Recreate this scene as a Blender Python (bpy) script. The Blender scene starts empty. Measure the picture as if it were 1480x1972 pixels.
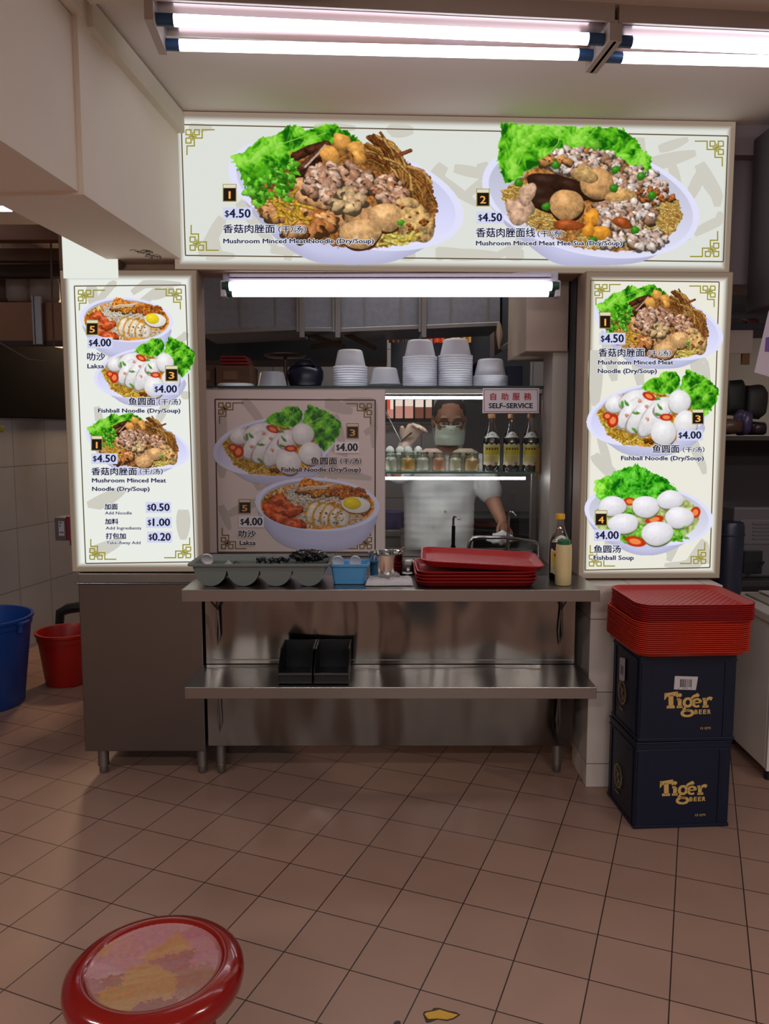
import bpy, bmesh, math, random
import numpy as np
from mathutils import Matrix, Vector, Euler

SC = bpy.context.scene
COL = SC.collection
PI = math.pi
random.seed(4)

# ------------------------------------------------------------------ camera, light, exposure
F_PX, PITCH, EYE = 1505.0, 0.104, 1.45          # focal length in pixels of the 1480x1972 frame, downward tilt, eye height
cam_data = bpy.data.cameras.new('camera'); cam = bpy.data.objects.new('camera', cam_data); COL.objects.link(cam)
cam_data.sensor_fit = 'VERTICAL'; cam_data.sensor_height = 24.0
cam_data.lens = 24.0 * F_PX / 1972.0
cam_data.clip_start = 0.05
cam.location = (0, 0, EYE); cam.rotation_euler = (PI / 2 - PITCH, 0, 0)
SC.camera = cam
SC.view_settings.view_transform = 'Standard'; SC.view_settings.look = 'None'
SC.view_settings.gamma = 1.0; SC.view_settings.use_curve_mapping = False
SC.view_settings.exposure = 0.0
SC.cycles.use_denoising = True
SC.cycles.max_bounces = 8; SC.cycles.transparent_max_bounces = 24
SC.cycles.caustics_reflective = False; SC.cycles.caustics_refractive = False
SC.cycles.sample_clamp_indirect = 6.0

WORLD_COL, WORLD_STR = (1.0, 0.97, 0.96), 0.085
SIGN_STR, TUBE_STR, CASE_TUBE_STR, LED_STR = 0.93, 6.0, 3.2, 26.0
w = bpy.data.worlds.new('hall_air'); SC.world = w; w.use_nodes = True
w.node_tree.nodes['Background'].inputs[0].default_value = (*WORLD_COL, 1)
w.node_tree.nodes['Background'].inputs[1].default_value = WORLD_STR

def area(name, loc, size, energy, color, rot=(0, 0, 0)):
    l = bpy.data.lights.new(name, 'AREA'); l.shape = 'RECTANGLE'; l.size, l.size_y = size; l.energy = energy; l.color = color
    o = bpy.data.objects.new(name, l); COL.objects.link(o); o.location = loc; o.rotation_euler = rot
    return o
# the hall's other ceiling lamps, behind and beside the photographer
for x, y, e in [(-1.1, -1.3, 54), (1.2, -1.3, 54), (-2.6, .6, 30), (2.6, .6, 24), (0, -2.6, 44)]:
    area('hall_lamp', (x, y, 2.6), (1.2, .22), e, (1.0, .97, .95))
# warm lamp in the kitchen passage at the left, added fill lights in the kitchen
area('passage_lamp', (-2.0, 5.75, 2.3), (.3, .2), 17, (1.0, .66, .40), (math.radians(-28), 0, 0))
area('kitchen_fill', (.2, 4.0, 2.60), (1.2, .2), 6, (1.0, .95, .90))  # added fill that lights the cook
area('kitchen_fill', (.4, 5.75, 2.5), (1.2, .2), 12, (1.0, .95, .90))  # added fill that brightens the background behind the cook
area('kitchen_fill', (.1, 4.92, 2.6), (1.2, .12), 8, (1.0, .93, .85))  # added fill in front of the curtain strips

# warm lights added for reflection streaks in the steel, standing for stalls opposite
for x, e, wd in [(-1.7, 4.5, .7), (-.2, 3.2, .35), (.55, 4, .5), (1.9, 4.5, .7)]:
    area('streak_light', (x, -3.3, 1.15), (wd, 1.5), e, (1.0, .90, .66), (PI / 2, 0, PI))

def ray(px, py):
    a = (px - 740) / F_PX; b = -(py - 986) / F_PX; c, s = math.cos(PITCH), math.sin(PITCH)
    return Vector((a, c + b * s, -s + b * c))
def at_y(px, py, y): d = ray(px, py); return Vector((0, 0, EYE)) + d * (y / d.y)
def at_z(px, py, z): d = ray(px, py); return Vector((0, 0, EYE)) + d * ((z - EYE) / d.z)

# ------------------------------------------------------------------ materials
def lin(c):
    f = lambda v: v / 12.92 if v <= .04045 else ((v + .055) / 1.055) ** 2.4
    return tuple(f(v / 255.0) for v in c)
MATS = {}
def mat(name, col, rough=.5, metal=0.0, spec=.5, var=0.0, var_scale=6.0, bump=0.0, bump_scale=40.0, trans=0.0, coat=0.0, aniso=None, bump_dist=.02):
    """Principled surface; var mottles its colour, bump roughens it; both by noise in object space."""
    if name in MATS: return MATS[name]
    m = bpy.data.materials.new(name); m.use_nodes = True; nt = m.node_tree; b = nt.nodes['Principled BSDF']
    c = lin(col)
    b.inputs['Base Color'].default_value = (*c, 1); b.inputs['Roughness'].default_value = rough; b.inputs['Metallic'].default_value = metal
    b.inputs['Specular IOR Level'].default_value = spec; b.inputs['Transmission Weight'].default_value = trans; b.inputs['Coat Weight'].default_value = coat
    tc = nt.nodes.new('ShaderNodeTexCoord')
    if var:
        n = nt.nodes.new('ShaderNodeTexNoise'); n.inputs['Scale'].default_value = var_scale; n.inputs['Detail'].default_value = 6
        r = nt.nodes.new('ShaderNodeMix'); r.data_type = 'RGBA'
        r.inputs[6].default_value = (*[max(0, v * (1 - var)) for v in c], 1); r.inputs[7].default_value = (*[min(1, v * (1 + var)) for v in c], 1)
        nt.links.new(tc.outputs['Object'], n.inputs['Vector']); nt.links.new(n.outputs['Fac'], r.inputs[0]); nt.links.new(r.outputs[2], b.inputs['Base Color'])
    if bump:
        n = nt.nodes.new('ShaderNodeTexNoise'); n.inputs['Scale'].default_value = bump_scale; n.inputs['Detail'].default_value = 2
        if aniso:
            mp = nt.nodes.new('ShaderNodeMapping'); mp.inputs['Scale'].default_value = aniso
            nt.links.new(tc.outputs['Object'], mp.inputs['Vector']); nt.links.new(mp.outputs[0], n.inputs['Vector'])
        else: nt.links.new(tc.outputs['Object'], n.inputs['Vector'])
        bp = nt.nodes.new('ShaderNodeBump'); bp.inputs['Strength'].default_value = bump; bp.inputs['Distance'].default_value = bump_dist
        nt.links.new(n.outputs['Fac'], bp.inputs['Height']); nt.links.new(bp.outputs[0], b.inputs['Normal'])
    MATS[name] = m; return m
def glow(name, col, strength, sampled=True):
    if name in MATS: return MATS[name]
    m = bpy.data.materials.new(name); m.use_nodes = True; nt = m.node_tree; nt.nodes.remove(nt.nodes['Principled BSDF'])
    e = nt.nodes.new('ShaderNodeEmission'); e.inputs[0].default_value = (*lin(col), 1); e.inputs[1].default_value = strength
    nt.links.new(e.outputs[0], nt.nodes['Material Output'].inputs[0])
    if not sampled: m.cycles.emission_sampling = 'NONE'
    MATS[name] = m; return m
def clear(name, tint=(225, 235, 230), gloss=.12, rough=.02, kf=.8):
    """Thin clear glass or plastic: mostly see-through, with a mirror share that grows at grazing angles."""
    if name in MATS: return MATS[name]
    m = bpy.data.materials.new(name); m.use_nodes = True; nt = m.node_tree; nt.nodes.remove(nt.nodes['Principled BSDF'])
    t = nt.nodes.new('ShaderNodeBsdfTransparent'); t.inputs[0].default_value = (*lin(tint), 1)
    g = nt.nodes.new('ShaderNodeBsdfGlossy'); g.inputs['Roughness'].default_value = rough
    fr = nt.nodes.new('ShaderNodeFresnel'); fr.inputs[0].default_value = 1.45
    mu = nt.nodes.new('ShaderNodeMath'); mu.operation = 'MULTIPLY_ADD'; mu.inputs[1].default_value = kf; mu.inputs[2].default_value = gloss * .2
    x = nt.nodes.new('ShaderNodeMixShader')
    nt.links.new(fr.outputs[0], mu.inputs[0]); nt.links.new(mu.outputs[0], x.inputs[0]); nt.links.new(t.outputs[0], x.inputs[1]); nt.links.new(g.outputs[0], x.inputs[2])
    nt.links.new(x.outputs[0], nt.nodes['Material Output'].inputs[0])
    MATS[name] = m; return m
def tiles(name, col, grout, size, gap, origin=(0, 0), rot=0.0, axes='XY', rough=.45, var=.12, mottle=9.0, rowsize=None):
    """Square tiles with grout lines, computed from world position."""
    m = bpy.data.materials.new(name); m.use_nodes = True; nt = m.node_tree; b = nt.nodes['Principled BSDF']; L = nt.links.new
    def N(t): return nt.nodes.new(t)
    def M(op, a, c=None):
        n = N('ShaderNodeMath'); n.operation = op
        for i, v in enumerate((a, c)):
            if v is None: continue
            if isinstance(v, (int, float)): n.inputs[i].default_value = v
            else: L(v, n.inputs[i])
        return n.outputs[0]
    tc = N('ShaderNodeTexCoord'); sep = N('ShaderNodeSeparateXYZ'); L(tc.outputs['Object'], sep.inputs[0])
    A, B = sep.outputs[axes[0]], sep.outputs[axes[1]]
    a0, b0 = M('SUBTRACT', A, origin[0]), M('SUBTRACT', B, origin[1])
    c, s = math.cos(rot), math.sin(rot)
    u = M('DIVIDE', M('ADD', M('MULTIPLY', a0, c), M('MULTIPLY', b0, s)), size)
    v = M('DIVIDE', M('SUBTRACT', M('MULTIPLY', b0, c), M('MULTIPLY', a0, s)), rowsize or size)
    def line(q, sz):
        f = M('FRACT', q); d = M('MINIMUM', f, M('SUBTRACT', 1.0, f)); return M('LESS_THAN', d, gap / sz / 2)
    g = M('MAXIMUM', line(u, size), line(v, rowsize or size))
    cb = N('ShaderNodeCombineXYZ'); L(M('FLOOR', u), cb.inputs[0]); L(M('FLOOR', v), cb.inputs[1])
    wn = N('ShaderNodeTexWhiteNoise'); L(cb.outputs[0], wn.inputs['Vector'])
    no = N('ShaderNodeTexNoise'); no.inputs['Scale'].default_value = mottle; no.inputs['Detail'].default_value = 8; L(tc.outputs['Object'], no.inputs['Vector'])
    k = M('ADD', M('MULTIPLY', wn.outputs['Value'], .45), M('MULTIPLY', no.outputs['Fac'], .8))
    mx = N('ShaderNodeMix'); mx.data_type = 'RGBA'; cl = lin(col)
    mx.inputs[6].default_value = (*[q * (1 - var) for q in cl], 1); mx.inputs[7].default_value = (*[q * (1 + var) for q in cl], 1); L(k, mx.inputs[0])
    m2 = N('ShaderNodeMix'); m2.data_type = 'RGBA'; L(g, m2.inputs[0]); L(mx.outputs[2], m2.inputs[6]); m2.inputs[7].default_value = (*lin(grout), 1)
    L(m2.outputs[2], b.inputs['Base Color'])
    r = M('ADD', M('MULTIPLY', no.outputs['Fac'], .2), rough - .1); L(r, b.inputs['Roughness'])
    bp = N('ShaderNodeBump'); bp.inputs['Strength'].default_value = .35; bp.inputs['Distance'].default_value = .003; L(M('SUBTRACT', 1.0, g), bp.inputs['Height']); L(bp.outputs[0], b.inputs['Normal'])
    MATS[name] = m; return m

# ------------------------------------------------------------------ mesh helpers
def add(bm, tmp, M=None, mi=0):
    if M is not None: bmesh.ops.transform(tmp, matrix=M, verts=tmp.verts)
    for f in tmp.faces:
        if mi: f.material_index = mi
    me = bpy.data.meshes.new('t'); tmp.to_mesh(me); tmp.free(); bm.from_mesh(me); bpy.data.meshes.remove(me)
def box(bm, x0, x1, y0, y1, z0, z1, bev=0.0, mi=0, M=None, seg=2):
    t = bmesh.new(); bmesh.ops.create_cube(t, size=1)
    bmesh.ops.transform(t, matrix=Matrix.Translation(((x0 + x1) / 2, (y0 + y1) / 2, (z0 + z1) / 2)) @ Matrix.Diagonal((abs(x1 - x0), abs(y1 - y0), abs(z1 - z0), 1)), verts=t.verts)
    if bev: bmesh.ops.bevel(t, geom=t.edges[:], offset=bev, segments=seg, affect='EDGES', profile=.5, clamp_overlap=True)
    add(bm, t, M, mi)
def tube(bm, pts, r, seg=10, mi=0, cap=True, M=None):
    pts = [Vector(p) for p in pts]; rs = r if isinstance(r, (list, tuple)) else [r] * len(pts)
    t = bmesh.new(); rings = []; up = None
    for i, p in enumerate(pts):
        d = ((pts[min(i + 1, len(pts) - 1)] - p).normalized() + (p - pts[max(i - 1, 0)]).normalized())
        d = d.normalized() if d.length > 1e-6 else Vector((0, 0, 1))
        if up is None: up = Vector((0, 0, 1)) if abs(d.z) < .9 else Vector((1, 0, 0))
        a = d.cross(up).normalized(); up = a.cross(d).normalized(); b = up
        rings.append([t.verts.new(p + (a * math.cos(2 * PI * k / seg) + b * math.sin(2 * PI * k / seg)) * rs[i]) for k in range(seg)])
    for A, B in zip(rings[:-1], rings[1:]):
        for k in range(seg): t.faces.new((A[k], A[(k + 1) % seg], B[(k + 1) % seg], B[k]))
    if cap: t.faces.new(rings[0][::-1]); t.faces.new(rings[-1])
    bmesh.ops.recalc_face_normals(t, faces=t.faces); add(bm, t, M, mi)
def lathe(bm, prof, loc=(0, 0, 0), seg=32, mi=0, M=None, squash=(1, 1)):
    """Turn a list of (radius, height) about Z; r = 0 closes the end."""
    t = bmesh.new(); rings = []
    for r, z in prof:
        if r < 1e-6: rings.append([t.verts.new((loc[0], loc[1], loc[2] + z))])
        else: rings.append([t.verts.new((loc[0] + r * squash[0] * math.cos(2 * PI * k / seg), loc[1] + r * squash[1] * math.sin(2 * PI * k / seg), loc[2] + z)) for k in range(seg)])
    for A, B in zip(rings[:-1], rings[1:]):
        for k in range(seg):
            q = (k + 1) % seg
            if len(A) == 1 and len(B) == 1: continue
            if len(A) == 1: t.faces.new((A[0], B[q], B[k]))
            elif len(B) == 1: t.faces.new((A[k], A[q], B[0]))
            else: t.faces.new((A[k], A[q], B[q], B[k]))
    bmesh.ops.recalc_face_normals(t, faces=t.faces); add(bm, t, M, mi)
def ball(bm, c, r, seg=16, mi=0, M=None):
    t = bmesh.new(); bmesh.ops.create_uvsphere(t, u_segments=seg, v_segments=max(6, seg // 2 + 2), radius=1)
    r = r if isinstance(r, (tuple, list)) else (r, r, r)
    X = Matrix.Translation(c) @ (M if M is not None else Matrix()) @ Matrix.Diagonal((*r, 1)); add(bm, t, X, mi)
def quad(bm, pts, mi=0):
    f = bm.faces.new([bm.verts.new(p) for p in pts]); f.material_index = mi; return f
def loft(bm, loops, mi=0, close=True, cap0=False, cap1=False):
    """Skin a list of equal-length closed loops of points."""
    R = [[bm.verts.new(p) for p in L] for L in loops]; n = len(R[0])
    for A, B in zip(R[:-1], R[1:]):
        for k in range(n if close else n - 1):
            f = bm.faces.new((A[k], A[(k + 1) % n], B[(k + 1) % n], B[k])); f.material_index = mi
    if cap0: bm.faces.new(R[0][::-1]).material_index = mi
    if cap1: bm.faces.new(R[-1]).material_index = mi
def rrect(w, d, r, z, n=5, cx=0, cy=0):
    """Rounded rectangle loop, w by d, at height z."""
    P = []
    for sx, sy, a0 in [(1, 1, 0), (-1, 1, PI / 2), (-1, -1, PI), (1, -1, 1.5 * PI)]:
        for k in range(n + 1):
            a = a0 + PI / 2 * k / n
            P.append((cx + sx * (w / 2 - r) + r * math.cos(a), cy + sy * (d / 2 - r) + r * math.sin(a), z))
    return P
WM = {}
def finish(name, bm, mats, parent=None, smooth=False, local=False):
    """Link a bmesh drawn in world space (or in its parent's space) as ONE mesh object under parent."""
    if parent is not None and not local: bmesh.ops.transform(bm, matrix=WM[parent.name].inverted(), verts=bm.verts)
    me = bpy.data.meshes.new(name); bm.to_mesh(me); bm.free()
    for m in (mats if isinstance(mats, (list, tuple)) else [mats]): me.materials.append(m)
    if smooth:
        me.polygons.foreach_set('use_smooth', [True] * len(me.polygons))
        if smooth != 'all': me.set_sharp_from_angle(angle=math.radians(40))
    o = bpy.data.objects.new(name, me); COL.objects.link(o)
    if parent is not None: o.parent = parent; WM[o.name] = WM[parent.name]
    else: WM[o.name] = Matrix()
    return o
def tag(o, label, cat, group=None, kind=None):
    if label: o['label'] = label
    if cat: o['category'] = cat
    if group: o['group'] = group
    if kind: o['kind'] = kind
    return o
def thing(name, label, cat, loc=(0, 0, 0), rotz=0.0, group=None):
    """An Empty at the thing's base that parents its parts."""
    o = bpy.data.objects.new(name, None); COL.objects.link(o); o.empty_display_size = .05
    o.location = loc; o.rotation_euler = (0, 0, rotz); WM[o.name] = Matrix.Translation(loc) @ Matrix.Rotation(rotz, 4, 'Z')
    return tag(o, label, cat, group)
def struct(name, bm, m, parent=None, smooth=False):
    o = finish(name, bm, m, parent, smooth); o['kind'] = 'structure'; return o
def dup(root, loc, rot=None, label=None, group=None):
    r = root.copy(); COL.objects.link(r); r.location = loc
    if rot is not None: r.rotation_euler = rot
    if label: r['label'] = label
    if group: r['group'] = group
    for ch in list(root.children):
        c = ch.copy(); COL.objects.link(c); c.parent = r
        for g in list(ch.children):
            d = g.copy(); COL.objects.link(d); d.parent = c
    return r
def B(): return bmesh.new()

# shared surfaces
STEEL = mat('brushed_steel', (124, 120, 118), .27, 1.0, bump=.10, bump_scale=2.2, aniso=(1.0, 1.0, .45))
STEELD = mat('dull_steel', (150, 145, 142), .42, 1.0, var=.12, var_scale=5)
CHROME = mat('chrome', (205, 203, 200), .12, 1.0)
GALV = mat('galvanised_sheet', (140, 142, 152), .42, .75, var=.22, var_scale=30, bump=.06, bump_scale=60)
PLASTER = mat('painted_plaster', (208, 196, 182), .85, var=.06, var_scale=3, bump=.05, bump_scale=25)
REDPL = mat('red_plastic', (172, 30, 30), .5, var=.08, var_scale=5)
BLACKPL = mat('black_plastic', (22, 23, 27), .4)
GLASS = clear('clear_glass', (252, 254, 252), .04)
GREENGL = clear('green_glass_edge', (120, 165, 150), .2)
# ------------------------------------------------------------------ printed food pictures
# Every picture is worked out sample by sample and becomes a flat printed mesh with its own cut-out outline.
def smooth_loop(P, n=4):
    P = np.asarray(P, float)
    for _ in range(3):
        Q = np.roll(P, -1, 0); P = np.stack([P * .75 + Q * .25, P * .25 + Q * .75], 1).reshape(-1, 2)
    return P

class Canvas:
    """A small picture: coordinates in drawing units, k samples per unit, origin (ox, oy)."""
    def __init__(s, x0, y0, x1, y1, k, seed):
        s.x0, s.y0, s.k = x0, y0, k
        s.w, s.h = int((x1 - x0) * k) + 1, int((y1 - y0) * k) + 1
        s.rgb = np.zeros((s.h, s.w, 3)); s.a = np.zeros((s.h, s.w))
        s.r = np.random.RandomState(seed)
        s.X, s.Y = np.meshgrid(x0 + np.arange(s.w) / k, y0 + np.arange(s.h) / k)
        s.n1 = s.noise(9); s.n2 = s.noise(22); s.n3 = s.noise(50)
    def noise(s, cell):
        c = max(2.0, cell * s.k)
        g = s.r.rand(int(s.h / c) + 3, int(s.w / c) + 3)
        y = np.arange(s.h) / c; x = np.arange(s.w) / c
        yi, xi = y.astype(int), x.astype(int); fy, fx = y - yi, x - xi
        fy = (fy * fy * (3 - 2 * fy))[:, None]; fx = (fx * fx * (3 - 2 * fx))[None]
        a = g[yi][:, xi] * (1 - fx) + g[yi][:, xi + 1] * fx
        b = g[yi + 1][:, xi] * (1 - fx) + g[yi + 1][:, xi + 1] * fx
        return a * (1 - fy) + b * fy - .5
    def win(s, cx, cy, r):
        i0 = max(0, int((cy - r - s.y0) * s.k)); i1 = min(s.h, int((cy + r - s.y0) * s.k) + 2)
        j0 = max(0, int((cx - r - s.x0) * s.k)); j1 = min(s.w, int((cx + r - s.x0) * s.k) + 2)
        return (slice(i0, max(i0, i1)), slice(j0, max(j0, j1)))
    def over(s, sl, m, c):
        c = np.asarray(c, float)
        new = s.rgb[sl] * (1 - m[..., None]) + c * m[..., None]
        s.rgb[sl] = np.where((s.a[sl] < .02)[..., None], c, new)
        s.a[sl] = np.maximum(s.a[sl], m)
    def blob(s, cx, cy, rx, ry=None, ang=0, col=(1, 1, 1), dark=.55, wob=.08, tex=.12, hi=.25, clip=None, edge=1.0, light=(-.4, -.75)):
        ry = rx if ry is None else ry
        sl = s.win(cx, cy, max(rx, ry) * 1.5)
        x, y = s.X[sl] - cx, s.Y[sl] - cy
        if x.size == 0: return
        c, n = math.cos(ang), math.sin(ang)
        u, v = (x * c + y * n) / rx, (-x * n + y * c) / ry
        th = np.arctan2(v, u); ph = s.r.rand(4) * 6.28
        d = np.sqrt(u * u + v * v) / (1 + wob * (np.cos(2 * th + ph[0]) * .6 + np.cos(3 * th + ph[1]) * .7 + np.cos(5 * th + ph[2]) * .32 + np.cos(8 * th + ph[3]) * .12))
        m = np.clip((1 - d) * min(rx, ry) * s.k / edge + .5, 0, 1)
        if clip is not None: m = m * clip[sl]
        dx, dy = u * c - v * n, u * n + v * c
        nz = np.sqrt(np.clip(1 - d * d, 0, 1))
        sh = np.clip(.42 + .5 * nz + light[0] * dx * .3 + light[1] * dy * .42, 0, 1.2)
        sh = dark + (1 - dark) * sh + (s.n1[sl] * .55 + s.n2[sl] * .7) * tex * 1.5
        rgb = np.clip(np.asarray(col)[None, None] * sh[..., None], 0, 1)
        sp = np.clip(nz + light[0] * dx * .55 + light[1] * dy * .55 - .98, 0, 1) * 2.2 * hi
        s.over(sl, m, np.clip(rgb + sp[..., None], 0, 1))
    def line(s, pts, w, col, jit=0.0, clip=None, shade=.25):
        pts = np.asarray(pts, float)
        for (ax, ay), (bx, by) in zip(pts[:-1], pts[1:]):
            cx, cy = (ax + bx) / 2, (ay + by) / 2; L = math.hypot(bx - ax, by - ay)
            sl = s.win(cx, cy, L / 2 + w + 2)
            x, y = s.X[sl], s.Y[sl]
            if x.size == 0: continue
            t = np.clip(((x - ax) * (bx - ax) + (y - ay) * (by - ay)) / max(L * L, 1e-6), 0, 1)
            ex, ey = x - ax - t * (bx - ax), y - ay - t * (by - ay)
            d = np.hypot(ex, ey)
            m = np.clip((w / 2 - d) * s.k + .5, 0, 1)
            if clip is not None: m = m * clip[sl]
            sh = 1 - shade * np.clip(d / (w / 2) + ey / w, 0, 1.3) + jit * s.n1[sl]
            s.over(sl, m, np.clip(np.asarray(col)[None, None] * sh[..., None], 0, 1))
    def noodles(s, cx, cy, rx, ry, n, w, cols, clip=None, curl=.6, ang=None, kn=6):
        for _ in range(n):
            a = s.r.rand() * 6.28; q = math.sqrt(s.r.rand())
            x, y = cx + rx * q * math.cos(a), cy + ry * q * math.sin(a)
            t = s.r.rand() * 6.28 if ang is None else ang + s.r.randn() * .35
            cv = s.r.randn() * curl; P = [(x, y)]
            for _k in range(kn):
                x += math.cos(t) * w * 1.7; y += math.sin(t) * w * 1.3; t += cv; P.append((x, y))
            s.line(P, w, cols[s.r.randint(len(cols))], .3, clip, .4)
    def poly(s, pts, rough=0.0, soft=1.0):
        """Antialiased inside-mask of a polygon, its edge frilled by noise."""
        P = np.asarray(pts, float)
        X = s.X + rough * (s.n1 * 1.3 + s.n2 * 1.2) * 2; Y = s.Y + rough * (s.n2 * 1.4 - s.n1 * 1.2) * 2
        ins = np.zeros(X.shape, bool); dm = np.full(X.shape, 1e9)
        for (ax, ay), (bx, by) in zip(P, np.roll(P, -1, 0)):
            cr = ((ay > Y) != (by > Y)) & (X < (bx - ax) * (Y - ay) / ((by - ay) if by != ay else 1e-9) + ax)
            ins ^= cr
            L2 = (bx - ax) ** 2 + (by - ay) ** 2 + 1e-9
            t = np.clip(((X - ax) * (bx - ax) + (Y - ay) * (by - ay)) / L2, 0, 1)
            dm = np.minimum(dm, np.hypot(X - ax - t * (bx - ax), Y - ay - t * (by - ay)))
        sd = np.where(ins, dm, -dm)
        return np.clip(sd * s.k / soft + .5, 0, 1), sd
    def leaf(s, pts, col, lo, hi, veins=(), rough=6, frill=9):
        m, sd = s.poly(pts, rough)
        ra = s.n1 * .22 + s.n2 * .55 + s.n3 * 1.1
        t = np.clip(.5 + ra * 1.0 + .22 * np.sin(s.X * .11 + s.n3 * 9) * np.sin(s.Y * .09 + s.n2 * 7), 0, 1)
        ed = np.clip(1 - sd / frill, 0, 1)
        t = np.clip(t + ed * .35, 0, 1)[..., None]
        c = np.where(t < .5, np.asarray(lo) * (1 - 2 * t) + np.asarray(col) * 2 * t, np.asarray(col) * (2 - 2 * t) + np.asarray(hi) * (2 * t - 1))
        s.over((slice(None), slice(None)), m, c)
        for v in veins: s.line(v, 5, np.asarray(hi) * .92, .1, m, .1)
    def ring(s, cx, cy, rx, ry, ang, col):
        sl = s.win(cx, cy, max(rx, ry) * 1.3)
        x, y = s.X[sl] - cx, s.Y[sl] - cy
        c, n = math.cos(ang), math.sin(ang)
        d = np.hypot((x * c + y * n) / rx, (-x * n + y * c) / ry)
        m = np.clip((1 - d) * min(rx, ry) * s.k + .5, 0, 1)
        s.over(sl, m, np.asarray(col)[None, None] * (1 - .2 * np.clip(d, 0, 1))[..., None])
        m2 = np.clip((.55 - d) * min(rx, ry) * s.k + .5, 0, 1)
        s.over(sl, m2, np.array((.95, .55, .3)))
    def bowl(s, cx, cy, rx, ry, ang, base, inner=.93, wall=(.80, .80, .93), rim=(.90, .90, 1.0), ins=(.80, .80, .92)):
        al = (slice(None), slice(None))
        m, sd = s.poly(smooth_loop(base)); g = np.clip(sd / 60, 0, 1)[..., None]
        s.over(al, m, np.asarray(wall) * (.90 + .10 * g))
        c, n = math.cos(ang), math.sin(ang)
        def f(k, dy=0):
            x, y = s.X - cx, s.Y - cy - dy
            d = np.hypot((x * c + y * n) / rx, (-x * n + y * c) / ry) / k
            return np.clip((1 - d) * ry * s.k + .5, 0, 1), d
        m, d = f(1); s.over(al, m, np.asarray(rim)[None, None] * np.ones_like(m)[..., None])
        m, d = f(inner, ry * .015)
        s.over(al, m, np.asarray(ins)[None, None] * (1.04 - .1 * np.clip((s.Y - cy) / ry * -1, -1, 1))[..., None])
        return f(inner * .97, ry * .02)[0]
    def crumbs(s, cx, cy, rx, ry, n, r0, r1, cols, clip=None, dark=.4, hi=.25, wob=.22, flat=.75):
        L = []
        for _ in range(n):
            a = s.r.rand() * 6.28; q = math.sqrt(s.r.rand())
            L.append((cy + ry * q * math.sin(a), cx + rx * q * math.cos(a)))
        for y, x in sorted(L):
            r = r0 + (r1 - r0) * s.r.rand(); c = np.asarray(cols[s.r.randint(len(cols))]) * (.86 + .22 * s.r.rand())
            s.blob(x, y + r * .3, r * 1.12, r * .9, 0, c * .42, .7, wob, 0, 0, clip)
            s.blob(x, y, r, r * flat, s.r.rand() * 3, c, dark, wob, .16, hi, clip)

GREEN, GLO, GHI = (.38, .74, .12), (.08, .36, .05), (.62, .90, .32)
MEAT = [(.80, .62, .50), (.74, .55, .44), (.86, .70, .60), (.66, .44, .32)]

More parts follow.
